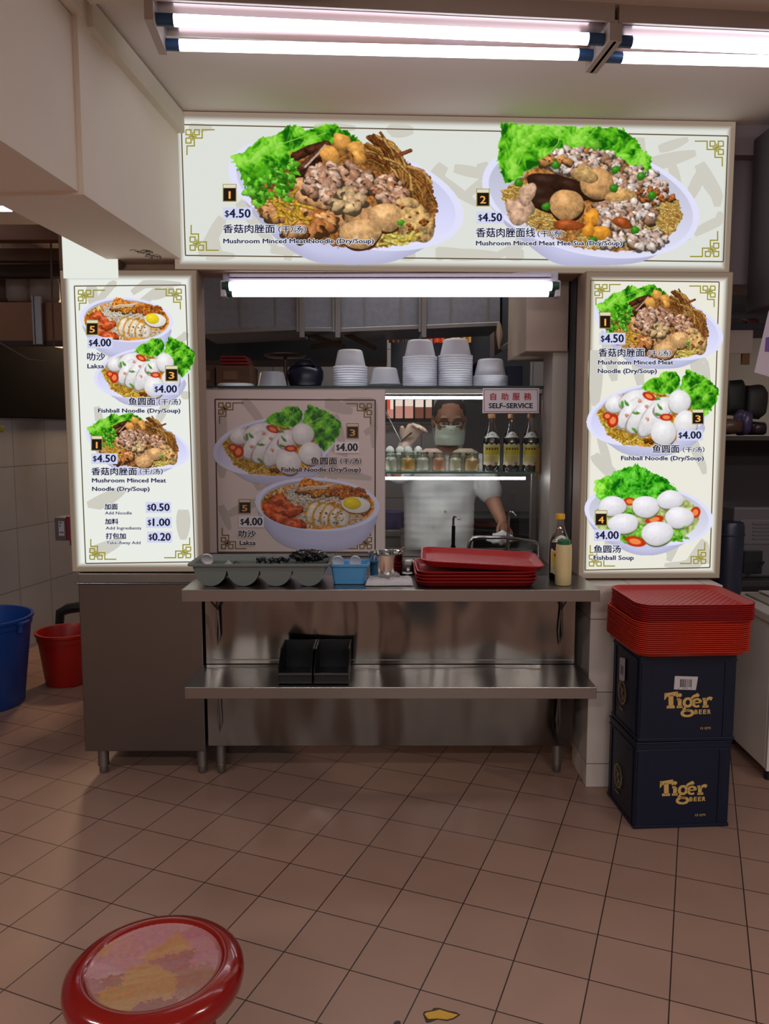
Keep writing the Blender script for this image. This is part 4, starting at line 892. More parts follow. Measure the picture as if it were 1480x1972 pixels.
b = B(); box(b, CX0 + .05, CX1 - .02, GY + .012, 3.87, ZM - .008, ZM); ms = finish('middle_shelf', b, GLASS, t)
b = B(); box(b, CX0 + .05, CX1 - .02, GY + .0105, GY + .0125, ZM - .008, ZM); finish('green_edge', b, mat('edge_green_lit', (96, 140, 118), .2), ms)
b = B(); box(b, CX0 + .04, CX1 - .04, GY - .006, GY + .02, ZT - .035, ZT - .012, .002); finish('top_rail', b, mat('rail_steel', (150, 146, 140), .4, .8), t)
for x0p, x1p, yp in ((405, 985, 766), (600, 1011, 921)):
    a, c = at_y(x0p, yp, GY + .03), at_y(x1p, yp, GY + .03)
    b = B(); box(b, a.x, c.x, GY + .022, GY + .034, a.z - .006, a.z + .006, .002)
    tag(finish('led_strip', b, glow('led_white', (246, 246, 255), LED_STR)), 'bright white light strip glowing %s' % ('under the top edge of the display case' if yp < 800 else 'under the middle glass shelf, below the jars'), 'light strip')
# steel column at the right of the case and the box above it
b = B(); p0, p1 = at_y(1064, 680, 3.42), at_y(1098, 1110, 3.42)
box(b, p0.x, p1.x, 3.42, 3.62, CZ - .03, p0.z + .02, .003); tag(finish('steel_column', b, mat('column_steel', (178, 170, 160), .5, .3)), 'tall grey steel column between the display case and the right sign', 'column')
b = B(); p0, p1 = at_y(1014, 560, 3.40), at_y(1093, 677, 3.40)
box(b, p0.x, p1.x, 3.40, 3.90, p1.z, 2.30, .004); tag(finish('bulkhead_box', b, mat('bulkhead_beige', (168, 150, 134), .55, .2, var=.12, var_scale=7)), 'beige sheet metal box on top of the grey steel column', 'duct box')
b = B(); box(b, .79, .80, 3.30, 3.9, .85, 2.3); tag(finish('gap_shade_sheet', b, mat('dark_gap', (40, 40, 44), .6)), 'dark sheet standing in for the shaded gap beside the steel column', 'panel')  # dark sheet put in for the shade between column and sign

# ------------------------------------------------------------------ extraction ducts over the kitchen
def duct(px0, px1, py0, py1, Y, depth, label, seams=(), py0b=None, py1b=None, mat_=None):
    """A folded sheet-metal duct length whose front fills the given stretch of the view at depth Y."""
    P = [at_y(px0, py1, Y), at_y(px1, py1b or py1, Y), at_y(px1, py0, Y), at_y(px0, py0, Y)]; P[2].z = P[3].z = CEIL - .001
    t = thing('duct', label, 'duct', (P[0].x, Y, P[0].z))
    b = B(); tb = bmesh.new(); loft(tb, [[(p.x, p.y, p.z) for p in P], [(p.x, p.y + depth, p.z) for p in P]], cap0=True, cap1=True); bmesh.ops.recalc_face_normals(tb, faces=tb.faces); add(b, tb); finish('casing', b, mat_ or GALV, t)
    b = B(); d = (P[1] - P[0]); box(b, 0, d.length, -.012, .0, 0, .022, .002, M=Matrix.Translation(P[0]) @ Matrix.Rotation(-math.atan2(d.z, d.x), 4, 'Y')); finish('flange', b, STEELD, t)
    if seams:
        b = B()
        for sx in seams: a = at_y(sx, py0, Y); box(b, a.x - .004, a.x + .004, Y - .006, Y, P[0].z + .02, P[2].z)
        finish('seam', b, STEELD, t)
    return t
DY = 4.35
duct(384, 576, 520, 645, DY, .45, 'long galvanised duct length at the left over the boxes', (461, 530), None, 636)
duct(586, 646, 520, 639, DY - .02, .40, 'short galvanised duct length between two flanges, left of the middle', ())
duct(655, 812, 520, 640, DY, .45, 'galvanised duct length over the tall bowl stacks', (702, 772), None, 634)
duct(820, 962, 520, 634, DY - .02, .45, 'galvanised duct length at the right, over the low bowl stack', (868, 940), None, 628)
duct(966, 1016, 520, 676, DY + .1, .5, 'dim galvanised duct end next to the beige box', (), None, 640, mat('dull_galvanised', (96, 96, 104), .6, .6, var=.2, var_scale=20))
for i, px in enumerate((581, 650, 816)):
    a = at_y(px, 650, DY - .05); b = B(); box(b, a.x - .014, a.x + .014, DY - .05, DY - .022, a.z, CEIL, .002); box(b, a.x - .03, a.x - .014, DY - .045, DY - .03, a.z + .03, CEIL, .002)
    tag(finish('hanger_post', b, STEELD), ['steel hanger post left of the short duct', 'steel hanger post right of the short duct', 'steel hanger post over the bowl stacks, between the two long ducts'][i], 'post')
# black box standing in for the shaded void below the ducts
p0, p1 = at_y(384, 648, 5.0), at_y(1016, 694, 5.0)
b = B(); box(b, p0.x - .3, at_y(745, 660, 5.0).x, 5.0, 5.5, p1.z, 2.3); tag(finish('void_box', b, mat('void_black', (30, 30, 33), .6)), 'black box in place of the shaded void below the galvanised ducts', 'hood')
b = B(); pa, pb = at_y(735, 702, 5.3), at_y(962, 768, 5.3); box(b, pa.x + .06, pb.x + .2, 5.3, 5.36, pb.z, CEIL, .002); tag(finish('metal_sheet', b, mat('panel_bluegrey', (86, 90, 98), .5, .3, var=.12)), 'blue-grey sheet panel behind the bowl stacks', 'panel')
# orange and yellow glimpses between hanging bags
for px0, px1, c, nm in ((748, 768, (120, 92, 78), 'brown curtain strip left of the red ones'), (772, 782, (130, 100, 84), 'narrow brown curtain strip beside the red one'), (818, 833, (190, 120, 100), 'pale red curtain strip hanging under the duct'), (835, 856, (206, 92, 60), 'bright red curtain strip hanging under the duct'), (868, 886, (214, 180, 90), 'yellow curtain strip hanging under the duct'), (888, 908, (190, 150, 70), 'ochre curtain strip hanging under the duct')):
    a, c_ = at_y(px0, 632, 5.2), at_y(px1, 660, 5.2); b = B()
    N = 8; loft(b, [[(a.x + (c_.x - a.x) * k / N, 5.2 + .02 * math.sin(k * 1.6) + dy, z) for k in range(N + 1)] for dy, z in ((0, CEIL), (0, c_.z), (.004, c_.z), (.004, CEIL))], close=False)
    tag(finish('curtain_strip', b, mat('curtain_%d' % px0, tuple(min(255, int(v * 1.25)) for v in c), .8), smooth=True), nm, 'curtain')
# wooden slats leaning under the ducts
for i, (A_, C_) in enumerate((((588, 642), (662, 668)), ((660, 640), (722, 671)), ((600, 668), (655, 660)))):
    a, c_ = at_y(*A_, 4.5), at_y(*C_, 4.42); b = B(); tube(b, [a, (a + c_) / 2, c_], .016, 6)
    tag(finish('wooden_stick', b, mat('old_wood', (86, 66, 52), .8, var=.2)), ['weathered wooden stick slanting down under the short duct', 'weathered wooden stick whose end points at the tall bowl stack', 'lowest weathered wooden stick, nearly level, under the short duct'][i], 'stick')
# ------------------------------------------------------------------ on the top glass shelf
BOWLP = mat('white_bowl_plastic', (214, 216, 226), .35, spec=.5)
def bowl_master():
    o_r, h = .083, .088
    b = B(); lathe(b, [(0, h), (.050, h), (.056, h - .003), (.060, h - .012), (.070, .03), (.074, .012), (o_r, .010), (o_r, .003), (.079, 0), (.072, .006), (.067, .03), (.057, h - .012), (.050, h - .006), (0, h - .006)], seg=36)
    return finish('takeaway_bowl', b, BOWLP, smooth=True)
bm0 = bowl_master(); used = [False]
def bowl(x, y, z, s, label, group):
    o = bm0 if not used[0] else bm0.copy()
    if used[0]: COL.objects.link(o)
    used[0] = True; o.location = (x, y, z); o.scale = (s, s, s); o['label'] = label; o['category'] = 'bowl'; o['group'] = group; WM[o.name] = Matrix()
def stack(px, y, top_px, s, n, where):
    x = at_y(px, 740, y).x; zt = at_y(px, top_px, y - .05 * s).z; h = zt - ZT - .0885 * s; st = h / max(1, n - 1)
    for k in range(n): bowl(x, y, ZT + .0003 + k * st, s, ('topmost upside-down white bowl of %s' if k == n - 1 else 'upside-down white bowl nested in %s') % where, 'bowls in ' + where)
stack(674, 3.80, 672, 1.00, 9, 'the stack nearest the dark blue bag')
stack(741, 3.82, 707, .98, 6, 'the short stack left of the two tallest')
stack(808, 3.80, 653, 1.0, 14, 'the left one of the two tallest stacks')
stack(876, 3.80, 651, 1.0, 14, 'the right one of the two tallest stacks')
stack(943, 3.80, 690, 1.02, 6, 'the low stack above the notice plate')
b = B(); lathe(b, [(0, .078), (.050, .078), (.056, .074), (.072, .006), (.076, .004), (.076, 0), (.070, .002), (.052, .072), (0, .074)], (at_y(524, 740, 3.82).x, 3.82, ZT + .0005), 36)
tag(finish('clear_tub', b, mat('frosted_tub', (190, 190, 198), .25, trans=.35), smooth=True), 'single frosted plastic tub upside down, left of the dark blue bag', 'tub')
b = B(); lathe(b, [(0, .022), (.080, .022), (.088, .016), (.088, .0), (0, 0)], (at_y(454, 740, 3.82).x, 3.82, ZT + .0005), 36); tag(finish('bowl_cover', b, BOWLP, smooth=True), 'flat white plastic lid lying in front of the cardboard box', 'lid')
# behind, on the kitchen shelf
sz = at_y(500, 746, 4.3).z
b = B(); box(b, -1.25, .95, 4.22, 4.62, sz - .03, sz, .003); tag(finish('kitchen_shelf', b, mat('shelf_dark', (60, 56, 54), .6)), 'dark kitchen shelf board behind the glass case top', 'shelf')
def carton(p0, p1, y, d, col, label, flap=True):
    a, c = at_y(*p0, y), at_y(*p1, y)
    t = thing('cardboard_box', label, 'box', ((a.x + c.x) / 2, y + d / 2, sz + .001)); b = B(); box(b, a.x, c.x, y, y + d, sz + .001, a.z, .003); finish('body', b, mat('card_%d' % col[0], col, .85, var=.12), t)
    b = B(); box(b, a.x + (c.x - a.x) * .22, a.x + (c.x - a.x) * .62, y - .002, y, sz + (a.z - sz) * .35, sz + (a.z - sz) * .75); finish('paper_label', b, mat('card_label', (120, 88, 66), .8), t)
carton((388, 704), (414, 745), 4.26, .25, (84, 62, 48), 'narrow brown cardboard box at the left end of the kitchen shelf')
carton((415, 704), (482, 745), 4.25, .25, (96, 66, 48), 'brown cardboard box with a paper label under the red packets')
a = at_y(450, 704, 4.3)
for i, (x0, x1, z0, h) in enumerate(((426, 480, 0, .018), (423, 478, .019, .016), (425, 475, .036, .015))):
    b = B(); p, q = at_y(x0, 700, 4.3), at_y(x1, 700, 4.3); box(b, p.x, q.x, 4.28, 4.46, a.z + z0 + .001, a.z + z0 + h, .006); tag(finish('red_packet', b, mat('packet_red', (120, 26, 30), .35)), ['bottom', 'middle', 'topmost'][i] + ' of the three dark red packets lying on the cardboard box', 'packet')
# dark blue bag
c = at_y(586, 715, 4.35); b = B()
prof = [(.055, 0), (.088, .012), (.096, .05), (.094, .09), (.080, .118), (.05, .134), (.0, .138)]
lathe(b, [(0, 0)] + prof, (c.x, 4.4, sz + .001), 20, squash=(1, .8))
for v in b.verts: k = .008 * math.sin(17 * v.co.x + 5) * math.cos(23 * v.co.z) ; v.co.x += k; v.co.y += k * .7
bg = tag(thing('knotted_bag', 'dark blue knotted plastic bag on the kitchen shelf, right of the frosted tub', 'bag', (c.x, 4.4, sz)), None, None); finish('sack', b, mat('bag_navy', (24, 28, 48), .3), bg, smooth=True)
b = B(); tube(b, [(c.x - .05, 4.34, sz + .128), (c.x - .02, 4.33, sz + .150), (c.x + .03, 4.33, sz + .152), (c.x + .06, 4.35, sz + .12)], .008, 8); finish('handle', b, mat('bag_navy', (24, 28, 48)), bg, smooth=True)
c = at_y(922, 690, 4.6); b = B(); lathe(b, [(0, 0), (.05, 0), (.056, .06), (.052, .13), (.03, .155), (0, .16)], (c.x, 4.5, sz + .001), 20); tag(finish('dark_jar', b, mat('jar_navy', (20, 22, 40), .3), smooth=True), 'dark round-topped jar half hidden behind the low bowl stack', 'jar')
a, c = at_y(976, 704, 4.3), at_y(1003, 744, 4.3); b = B(); box(b, a.x, c.x, 4.26, 4.40, sz + .001, a.z, .004); tag(finish('navy_carton', b, mat('carton_navy', (30, 34, 60), .6)), 'navy carton at the right end of the kitchen shelf', 'box')
c = at_y(960, 622, 4.32); b = B(); tube(b, [c, c + Vector((.006, 0, -.06)), c + Vector((.004, 0, -.14))], [.01, .02, .004], 8); tag(finish('hanging_rag', b, mat('rag_beige', (150, 130, 110), .8), smooth=True), 'twisted beige rag hanging at the duct corner', 'rag')
c = at_y(560, 692, 4.6); b = B(); lathe(b, [(0, 0), (.10, 0), (.12, .012), (.118, .02), (.02, .024), (.012, .03), (.012, .0), (0, .0)], (c.x - .02, 4.5, c.z), 24); tube(b, [(c.x - .02, 4.5, sz + .002), (c.x - .02, 4.5, c.z)], .012, 10); tag(finish('saucer_stand', b, mat('lamp_smoke', (110, 88, 88), .3, trans=.3), smooth=True), 'smoky saucer-shaped stand rising behind the frosted tub', 'stand')

# ------------------------------------------------------------------ on the middle glass shelf
def jar(px, w, h, fill, label, lidded=True):
    y = GY + .055; x = at_y(px, 900, y).x; r = w / 2
    t = thing('glass_jar', label, 'jar', (x, y, ZM + .0005))
    b = B(); lathe(b, [(0, 0), (r * .92, 0), (r, .006), (r, h * .68), (r * .86, h * .82), (r * .88, h * .84), (r * .88, h), (r * .82, h), (r * .80, h * .84), (r * .94, h * .66), (r * .94, .008), (0, .006)], (x, y, ZM + .0005), 24); finish('body', b, clear('jar_glass', (252, 254, 252), .2, .05, .3), t, smooth=True)
    b = B(); rr = random.Random(int(px)); lathe(b, [(0, .008), (r * .86, .008), (r * .88, h * .3), (r * .86, h * .62), (r * .5, h * .70), (0, h * .72)], (x, y, ZM + .0005), 18)
    for v in b.verts: v.co += Vector((rr.uniform(-1, 1), rr.uniform(-1, 1), rr.uniform(-1, 1))) * .0018
    f = finish('contents', b, mat('fill_%d' % fill[0] + '_%d' % fill[2], fill, .7, var=.25, var_scale=160, bump=.2, bump_scale=300), t, smooth=True); f['kind'] = 'stuff'
    b = B(); lathe(b, [(0, h * .99), (r * .9, h * .99), (r * .92, h * .97), (r * .92, h * .90), (r * .885, h * .90), (r * .885, h * .96), (0, h * .97)], (x, y, ZM + .0005), 24); finish('rim_band', b, clear('rim_glass', (246, 250, 248), .5, .05, .4), t, smooth=True)
jar(752, .066, .094, (238, 230, 214), 'glass jar of whitish flakes at the left end of the jar row')
jar(785, .074, .090, (222, 168, 78), 'glass jar of golden brown bits, second from the left in the row')
jar(813, .064, .092, (240, 230, 222), 'glass jar of white powder, third from the left in the row')
jar(845, .066, .090, (236, 160, 122), 'glass jar of orange-pink bits in the middle of the row')
jar(876, .064, .088, (236, 224, 196), 'glass jar of cream-coloured shreds, second from the bottles')
jar(908, .072, .086, (228, 182, 118), 'glass jar of tan fried bits, nearest the bottles')
for i, (px, w) in enumerate(((760, .10), (795, .10), (830, .11), (895, .12))):
    y = GY + .16; x = at_y(px, 900, y).x; t = thing('food_tub', ['clear tub of white lumps behind the leftmost jar', 'clear tub of white lumps behind the golden jar', 'clear tub of pinkish shreds behind the powder jar', 'clear tub of beige shreds behind the last two jars'][i], 'tub', (x, y, ZM + .0005))
    b = B(); loft(b, [rrect(w * .9, w * .8, .01, ZM + .001, cx=x, cy=y), rrect(w, w * .9, .012, ZM + .085, cx=x, cy=y), rrect(w * .97, w * .87, .012, ZM + .085, cx=x, cy=y), rrect(w * .87, w * .77, .01, ZM + .004, cx=x, cy=y)], cap0=True, cap1=True); finish('tub', b, clear('tub_plastic', (250, 252, 252), .3, .05, .35), t)
    b = B(); loft(b, [rrect(w * .86, w * .76, .01, ZM + .004, cx=x, cy=y), rrect(w * .93, w * .83, .01, ZM + (.078 if i < 2 else .090), cx=x, cy=y), rrect(w * .5, w * .4, .01, ZM + (.084 if i < 2 else .105), cx=x, cy=y)], cap0=True, cap1=True); f = finish('contents', b, mat('tub_fill_%d' % i, [(214, 212, 200), (212, 210, 196), (206, 176, 160), (196, 176, 146)][i], .7, var=.2, var_scale=120, bump=.5, bump_scale=200), t); f['kind'] = 'stuff'
    if i < 2:
        for j, dx in enumerate((-.024, .024)):
            b = B(); lathe(b, [(0, 0), (.016, .002), (.021, .012), (.018, .026), (.008, .036), (0, .038)], (x + dx, y - .005, ZM + .080), 14, squash=(1, .9)); tag(finish('rice_dumpling', b, mat('dumpling', (222, 224, 214), .5), smooth=True), 'pale pointed dumpling on the %s side of the tub behind the %s jar' % (('left', 'right')[j], ('leftmost', 'golden')[i]), 'food')
def sauce_bottle(x, y, z, label, cap, seed, h=.268):
    t = thing('sauce_bottle', label, 'bottle', (x, y, z)); k = h / .268
    b = B(); lathe(b, [(0, 0), (.038, 0), (.041, .006), (.041, .130 * k), (.039, .155 * k), (.022, .200 * k), (.0155, .225 * k), (.0145, .250 * k), (.0165, .252 * k), (.0165, .258 * k), (0, .258 * k)], (x, y, z), 28); finish('glass_body', b, clear('bottle_glass', (240, 236, 230), .5, .02, .5), t, smooth=True)
    b = B(); lathe(b, [(0, .003), (.0385, .003), (.0385, .140 * k), (.036, .158 * k), (.030, .176 * k), (0, .176 * k)], (x, y, z), 28); finish('dark_sauce', b, mat('soy_sauce', (30, 16, 18), .2), t, smooth=True)
    b = B(); lathe(b, [(0, h), (.0165, h), (.0175, h - .003), (.0175, h - .020), (0, h - .020)], (x, y, z), 20); finish('cap', b, cap, t, smooth=True)
    def wrap(a, zz, r): return (x + r * math.sin(a), y - r * math.cos(a), z + zz)
    b = B(); n = 22
    loft(b, [[wrap(-1.15 + 2.3 * i / n, (.030 if not e else .128 * k) + (.004 * math.sin(i * 1.1) if e else .003 * math.sin(i * .9)), .0416) for i in range(n + 1)] for e in (0, 1)], close=False); lb = finish('front_label', b, mat('label_cream', (226, 216, 186), .5), t)
    b = B(); loft(b, [[wrap(-.95 + 1.9 * i / n, zz, .0419) for i in range(n + 1)] for zz in (.078 * k, .118 * k)], close=False); finish('yellow_field', b, mat('label_yellow', (216, 200, 44), .5), lb)
    b = B(); loft(b, [[wrap(-.85 + 1.7 * i / n, zz, .0418) for i in range(n + 1)] for zz in (.046, .076 * k)], close=False); finish('pale_field', b, mat('label_straw', (214, 196, 120), .5), lb)
    b = B()
    for q in (-.62, -.31, 0, .31, .62):
        for m_ in range(6): a2 = m_ * PI / 3; quad(b, [wrap(q + (ax_ + .055 * math.cos(a2)) * 1.0, .106 * k + az_ + .0022 * math.sin(a2), .0423) for ax_, az_ in ((-.05, -.003), (.05, -.003), (.05, .003), (-.05, .003))])
    for q, zz, w_ in ((-.3, .090, .35), (.3, .090, .3), (0, .084, .6), (-.25, .062, .3), (0, .056, .5)): quad(b, [wrap(q - w_, zz * k, .0423), wrap(q + w_, zz * k, .0423), wrap(q + w_, zz * k + .0016, .0423), wrap(q - w_, zz * k + .0016, .0423)])
    finish('label_print', b, mat('label_maroon', (110, 36, 26), .5), lb)
    b = B()
    for i in range(9): q = .25 + i * .055; quad(b, [wrap(q, .034, .0422), wrap(q + .03 + .012 * (i % 2), .034, .0422), wrap(q + .03 + .012 * (i % 2), .045, .0422), wrap(q, .045, .0422)])
    finish('barcode', b, mat('label_bars', (90, 96, 110), .5), lb)
    b = B(); loft(b, [[(x + (.0405 - (zz - .150) * .37 + .0016) * math.sin(-1.2 + 2.4 * i / n), y - (.0405 - (zz - .150) * .37 + .0016) * math.cos(-1.2 + 2.4 * i / n), z + (zz - .012 * abs(-1 + 2 * i / n) * (1 if e else .4)) * k) for i in range(n + 1)] for e, zz in ((0, .160), (1, .186))], close=False); nl = finish('neck_label', b, mat('neck_white', (224, 222, 220), .45), t)
    b = B()
    for m_ in range(5):
        a2 = m_ * 2 * PI / 5; ball(b, (x + .0055 * math.cos(a2), y - .0325, z + .168 * k + .0055 * math.sin(a2)), (.0032, .002, .0032), 8)
    finish('neck_flower', b, mat('flower_mark', (120, 80, 90), .5), nl)
    return t
CAPD = mat('cap_tan', (150, 104, 60), .4)
for i, px in enumerate((945, 983, 1020)):
    y = GY + .062; sauce_bottle(at_y(px, 900, y).x, y, ZM + .0005, ['dark soy sauce bottle with yellow label next to the jars', 'dark soy sauce bottle standing between its two twins on the glass shelf', 'dark soy sauce bottle against the right-hand post'][i], CAPD, i)
p = at_y(1034, 915, GY + .03); b = B(); box(b, p.x - .010, p.x + .008, GY + .026, GY + .032, ZM - .02, ZM + .11, .001); tag(finish('ochre_strip', b, mat('ochre_card', (196, 140, 60), .6)), 'ochre paper strip hanging at the right post beside the last bottle', 'strip')

# ------------------------------------------------------------------ faucets
FYY = 3.575
b = B(); p = at_y(872, 1068, FYY).x; zt = at_y(872, 994, FYY).z
t = thing('sink_tap', 'slim dark filter tap with a hooked chrome spout, left of the swing tap', 'tap', (p, FYY, CZ))
b = B(); lathe(b, [(0, 0), (.020, 0), (.020, .006), (.012, .012), (.011, .06), (0, .06)], (p, FYY, CZ), 18); tube(b, [(p, FYY, CZ + .055), (p + .001, FYY, zt - .045)], .0085, 12); finish('body', b, mat('tap_black', (26, 26, 28), .25, .6), t, smooth=True)
b = B(); tube(b, [(p, FYY, zt - .046), (p, FYY - .002, zt - .012), (p + .004, FYY - .006, zt), (p + .014, FYY - .012, zt + .002), (p + .026, FYY - .02, zt - .012)], .0055, 10); finish('spout', b, CHROME, t, smooth=True)
p = at_y(977, 1068, FYY).x; zt = at_y(981, 986, FYY).z
t = thing('sink_tap', 'slim all-chrome filter tap with a hooked spout, right of the dark one', 'tap', (p, FYY, CZ))
b = B(); lathe(b, [(0, 0), (.020, 0), (.020, .006), (.012, .012), (.010, .07), (0, .07)], (p, FYY, CZ), 18); tube(b, [(p, FYY, CZ + .06), (p + .002, FYY, zt - .05)], .0075, 12); finish('body', b, CHROME, t, smooth=True)
b = B(); tube(b, [(p + .002, FYY, zt - .055), (p + .004, FYY, zt - .012), (p + .009, FYY - .006, zt), (p + .018, FYY - .012, zt + .001), (p + .032, FYY - .02, zt - .016)], .0055, 10); finish('spout', b, CHROME, t, smooth=True)
yy = 3.50; p = at_y(901, 1072, yy).x; e = at_y(1036, 1043, yy + .06); zt = at_y(915, 1035, yy).z
t = thing('swing_faucet', 'bent chrome swing faucet arching over the sink', 'tap', (p, yy, CZ))
b = B(); lathe(b, [(0, 0), (.017, 0), (.017, .03), (.012, .036), (0, .036)], (p, yy, CZ), 18); finish('collar', b, CHROME, t, smooth=True)
b = B(); tube(b, [(p, yy, CZ + .03), (p + .002, yy, zt - .04), (p + .008, yy, zt - .016), (p + .024, yy, zt - .002), (p + .045, yy, zt), ((p + e.x) / 2, yy + .03, zt - .003), (e.x - .02, e.y, e.z), (e.x, e.y, e.z - .01), (e.x + .004, e.y, e.z - .12)], .0088, 14); finish('spout', b, CHROME, t, smooth=True)

# ------------------------------------------------------------------ on the upper shelf
SZ = CZ + .0015
# grey four-cup cutlery tub
GT = mat('grey_tub_plastic', (112, 118, 114), .45)
p = at_z(372, 1124, SZ); x0, x1, yf = at_y(362, 1090, 2.90).x, at_y(634, 1090, 2.90).x, 2.915
zr = at_y(500, 1086, 2.90).z
t = thing('cutlery_tub', 'long grey plastic cutlery tub with four rounded cups at the left of the upper shelf', 'tub', ((x0 + x1) / 2, 3.03, SZ))
n = 4; wc = (x1 - x0 - .036) / n; yb = 3.125; zm = SZ + (zr - SZ) * .72
b = B()
for i in range(n):
    cx = x0 + .018 + wc * (i + .5); R_ = wc * .485; hz = zm - SZ
    loops = []
    def arc(r, hz_, y, dz): return [(cx + r * math.cos(PI + PI * k / 16), y, SZ + dz + (zm - SZ) - hz_ * math.sin(PI * k / 16)) for k in range(17)]
    loft(b, [arc(R_, hz, yf, 0), arc(R_, hz, yb, 0)], close=False)
    loft(b, [arc(R_ - .003, hz - .003, yf + .003, 0), arc(R_ - .003, hz - .003, yb - .003, 0)], close=False)
    for y in (yf, yb): b.faces.new([b.verts.new(q) for q in arc(R_, hz, y, 0)])
    for y in (yf + .003, yb - .003): b.faces.new([b.verts.new(q) for q in arc(R_ - .003, hz - .003, y, 0)])
finish('cup', b, GT, t, smooth=True).name = 'cup_row'
b = B(); cx, cy, w_, d_ = (x0 + x1) / 2, (yf + yb) / 2, x1 - x0, yb - yf
loft(b, [rrect(w_ - .030, d_ + .002, .016, zm - .006, cx=cx, cy=cy), rrect(w_ - .016, d_ + .010, .02, zr - .008, cx=cx, cy=cy), rrect(w_ + .012, d_ + .034, .024, zr - .010, cx=cx, cy=cy), rrect(w_ + .014, d_ + .036, .024, zr - .002, cx=cx, cy=cy), rrect(w_ + .006, d_ + .028, .022, zr, cx=cx, cy=cy), rrect(w_ - .018, d_ + .006, .02, zr - .006, cx=cx, cy=cy), rrect(w_ - .034, d_ - .004, .016, zm - .004, cx=cx, cy=cy)])
finish('rim', b, GT, t, smooth=True)
def spoon(x, y, z, label, rot=0, tilt=.6):
    t = thing('soup_spoon', label, 'spoon', (x, y, z), rot); M_ = Matrix.Translation((x, y, z)) @ Matrix.Rotation(rot, 4, 'Z') @ Matrix.Rotation(tilt, 4, 'X')
    b = B(); lathe(b, [(0, 0), (.012, .001), (.020, .006), (.0235, .016), (.0215, .016), (.018, .008), (.010, .004), (0, .003)], (0, 0, 0), 20, M=M_ @ Matrix.Rotation(PI, 4, 'X') @ Matrix.Diagonal((1, 1.25, 1, 1))); finish('bowl', b, mat('melamine', (232, 226, 228), .3), t, smooth=True)
    b = B(); tube(b, [M_ @ Vector((0, .026, -.012)), M_ @ Vector((0, .06, -.006)), M_ @ Vector((0, .10, .0))], [.008, .006, .005], 8); finish('handle', b, mat('melamine', (232, 226, 228)), t, smooth=True)
p = at_y(400, 1076, 2.99); spoon(p.x, 2.99, p.z + .008, 'white soup spoon showing its round back in the grey tub', 0, -.9)
p = at_y(440, 1082, 3.01); b = B(); lathe(b, [(.018, 0), (.016, .004), (0, .020)], (p.x, 3.01, p.z - .012), 14); b2 = b; tag(finish('grey_cone', b2, mat('tub_grey_light', (150, 150, 150), .4), smooth=True), 'small grey cone-shaped scoop in the grey tub beside the white spoon', 'scoop')
# dark netting and black bag in the tub
c = at_y(594, 1070, 2.99); b = B(); bmesh.ops.create_icosphere(b, subdivisions=4, radius=1)
rr = random.Random(8)
for v in b.verts:
    n_ = v.co.copy(); k = 1 + .13 * math.sin(9 * n_.x + 3 * n_.z) * math.cos(7 * n_.y) + .10 * math.sin(21 * n_.x + 13 * n_.y) + .05 * rr.uniform(-1, 1); v.co = Vector((c.x + n_.x * .066 * k, 2.99 + n_.y * .045 * k, c.z + .000 + n_.z * .022 * k))
tag(finish('black_bag', b, mat('bag_black', (16, 16, 18), .22), smooth=True), 'crumpled shiny black plastic bag on the right end of the grey tub', 'bag')
c = at_y(520, 1078, 3.0); b = B()
for k in range(26):
    a = rr.uniform(-.055, .065); tube(b, [(c.x + a, 3.0 + rr.uniform(-.02, .03), c.z - .012), (c.x + a + rr.uniform(-.015, .015), 3.0 + rr.uniform(-.02, .03), c.z + rr.uniform(-.002, .008)), (c.x + a + rr.uniform(-.03, .03), 3.0 + rr.uniform(-.02, .03), c.z + rr.uniform(-.006, .004))], .003, 5)
tag(finish('black_spoons', b, mat('spoon_black', (20, 20, 22), .3), smooth=True), 'tangle of small black cutlery in the middle of the grey tub', 'cutlery', kind='stuff')
# blue basket
x0, x1 = at_y(633, 1080, 2.95).x, at_y(711, 1080, 2.95).x; zr = at_y(670, 1088, 2.93).z; cx, cy = (x0 + x1) / 2, 3.0; w_, d_ = x1 - x0, .12
t = thing('plastic_basket', 'small sky-blue plastic basket on the upper shelf beside the grey tub', 'basket', (cx, cy, SZ))
b = B(); loft(b, [rrect(w_ * .78, d_ * .78, .012, SZ + .0005, cx=cx, cy=cy), rrect(w_ * .90, d_ * .92, .014, zr - .006, cx=cx, cy=cy), rrect(w_ + .002, d_ + .014, .018, zr - .008, cx=cx, cy=cy), rrect(w_ + .004, d_ + .016, .018, zr, cx=cx, cy=cy), rrect(w_ * .88, d_ * .90, .014, zr, cx=cx, cy=cy), rrect(w_ * .76, d_ * .74, .012, SZ + .004, cx=cx, cy=cy)], cap0=True, cap1=True)
finish('basket', b, mat('sky_blue_plastic', (88, 160, 214), .4), t, smooth=True)
b = B()
for k in (-1, 1): tube(b, [(cx + k * w_ * .36, cy - d_ * .405, SZ + .01), (cx + k * w_ * .40, cy - d_ * .455, zr - .012)], .002, 6)
finish('rib', b, mat('sky_blue_plastic', (88, 160, 214)), t)
for i, px in enumerate((651, 684)):
    p = at_y(px, 1083, 2.985); spoon(p.x, 2.985, p.z + .012, 'white soup spoon showing its round back at the %s of the blue basket' % ('left', 'right')[i], 0, -1.0)
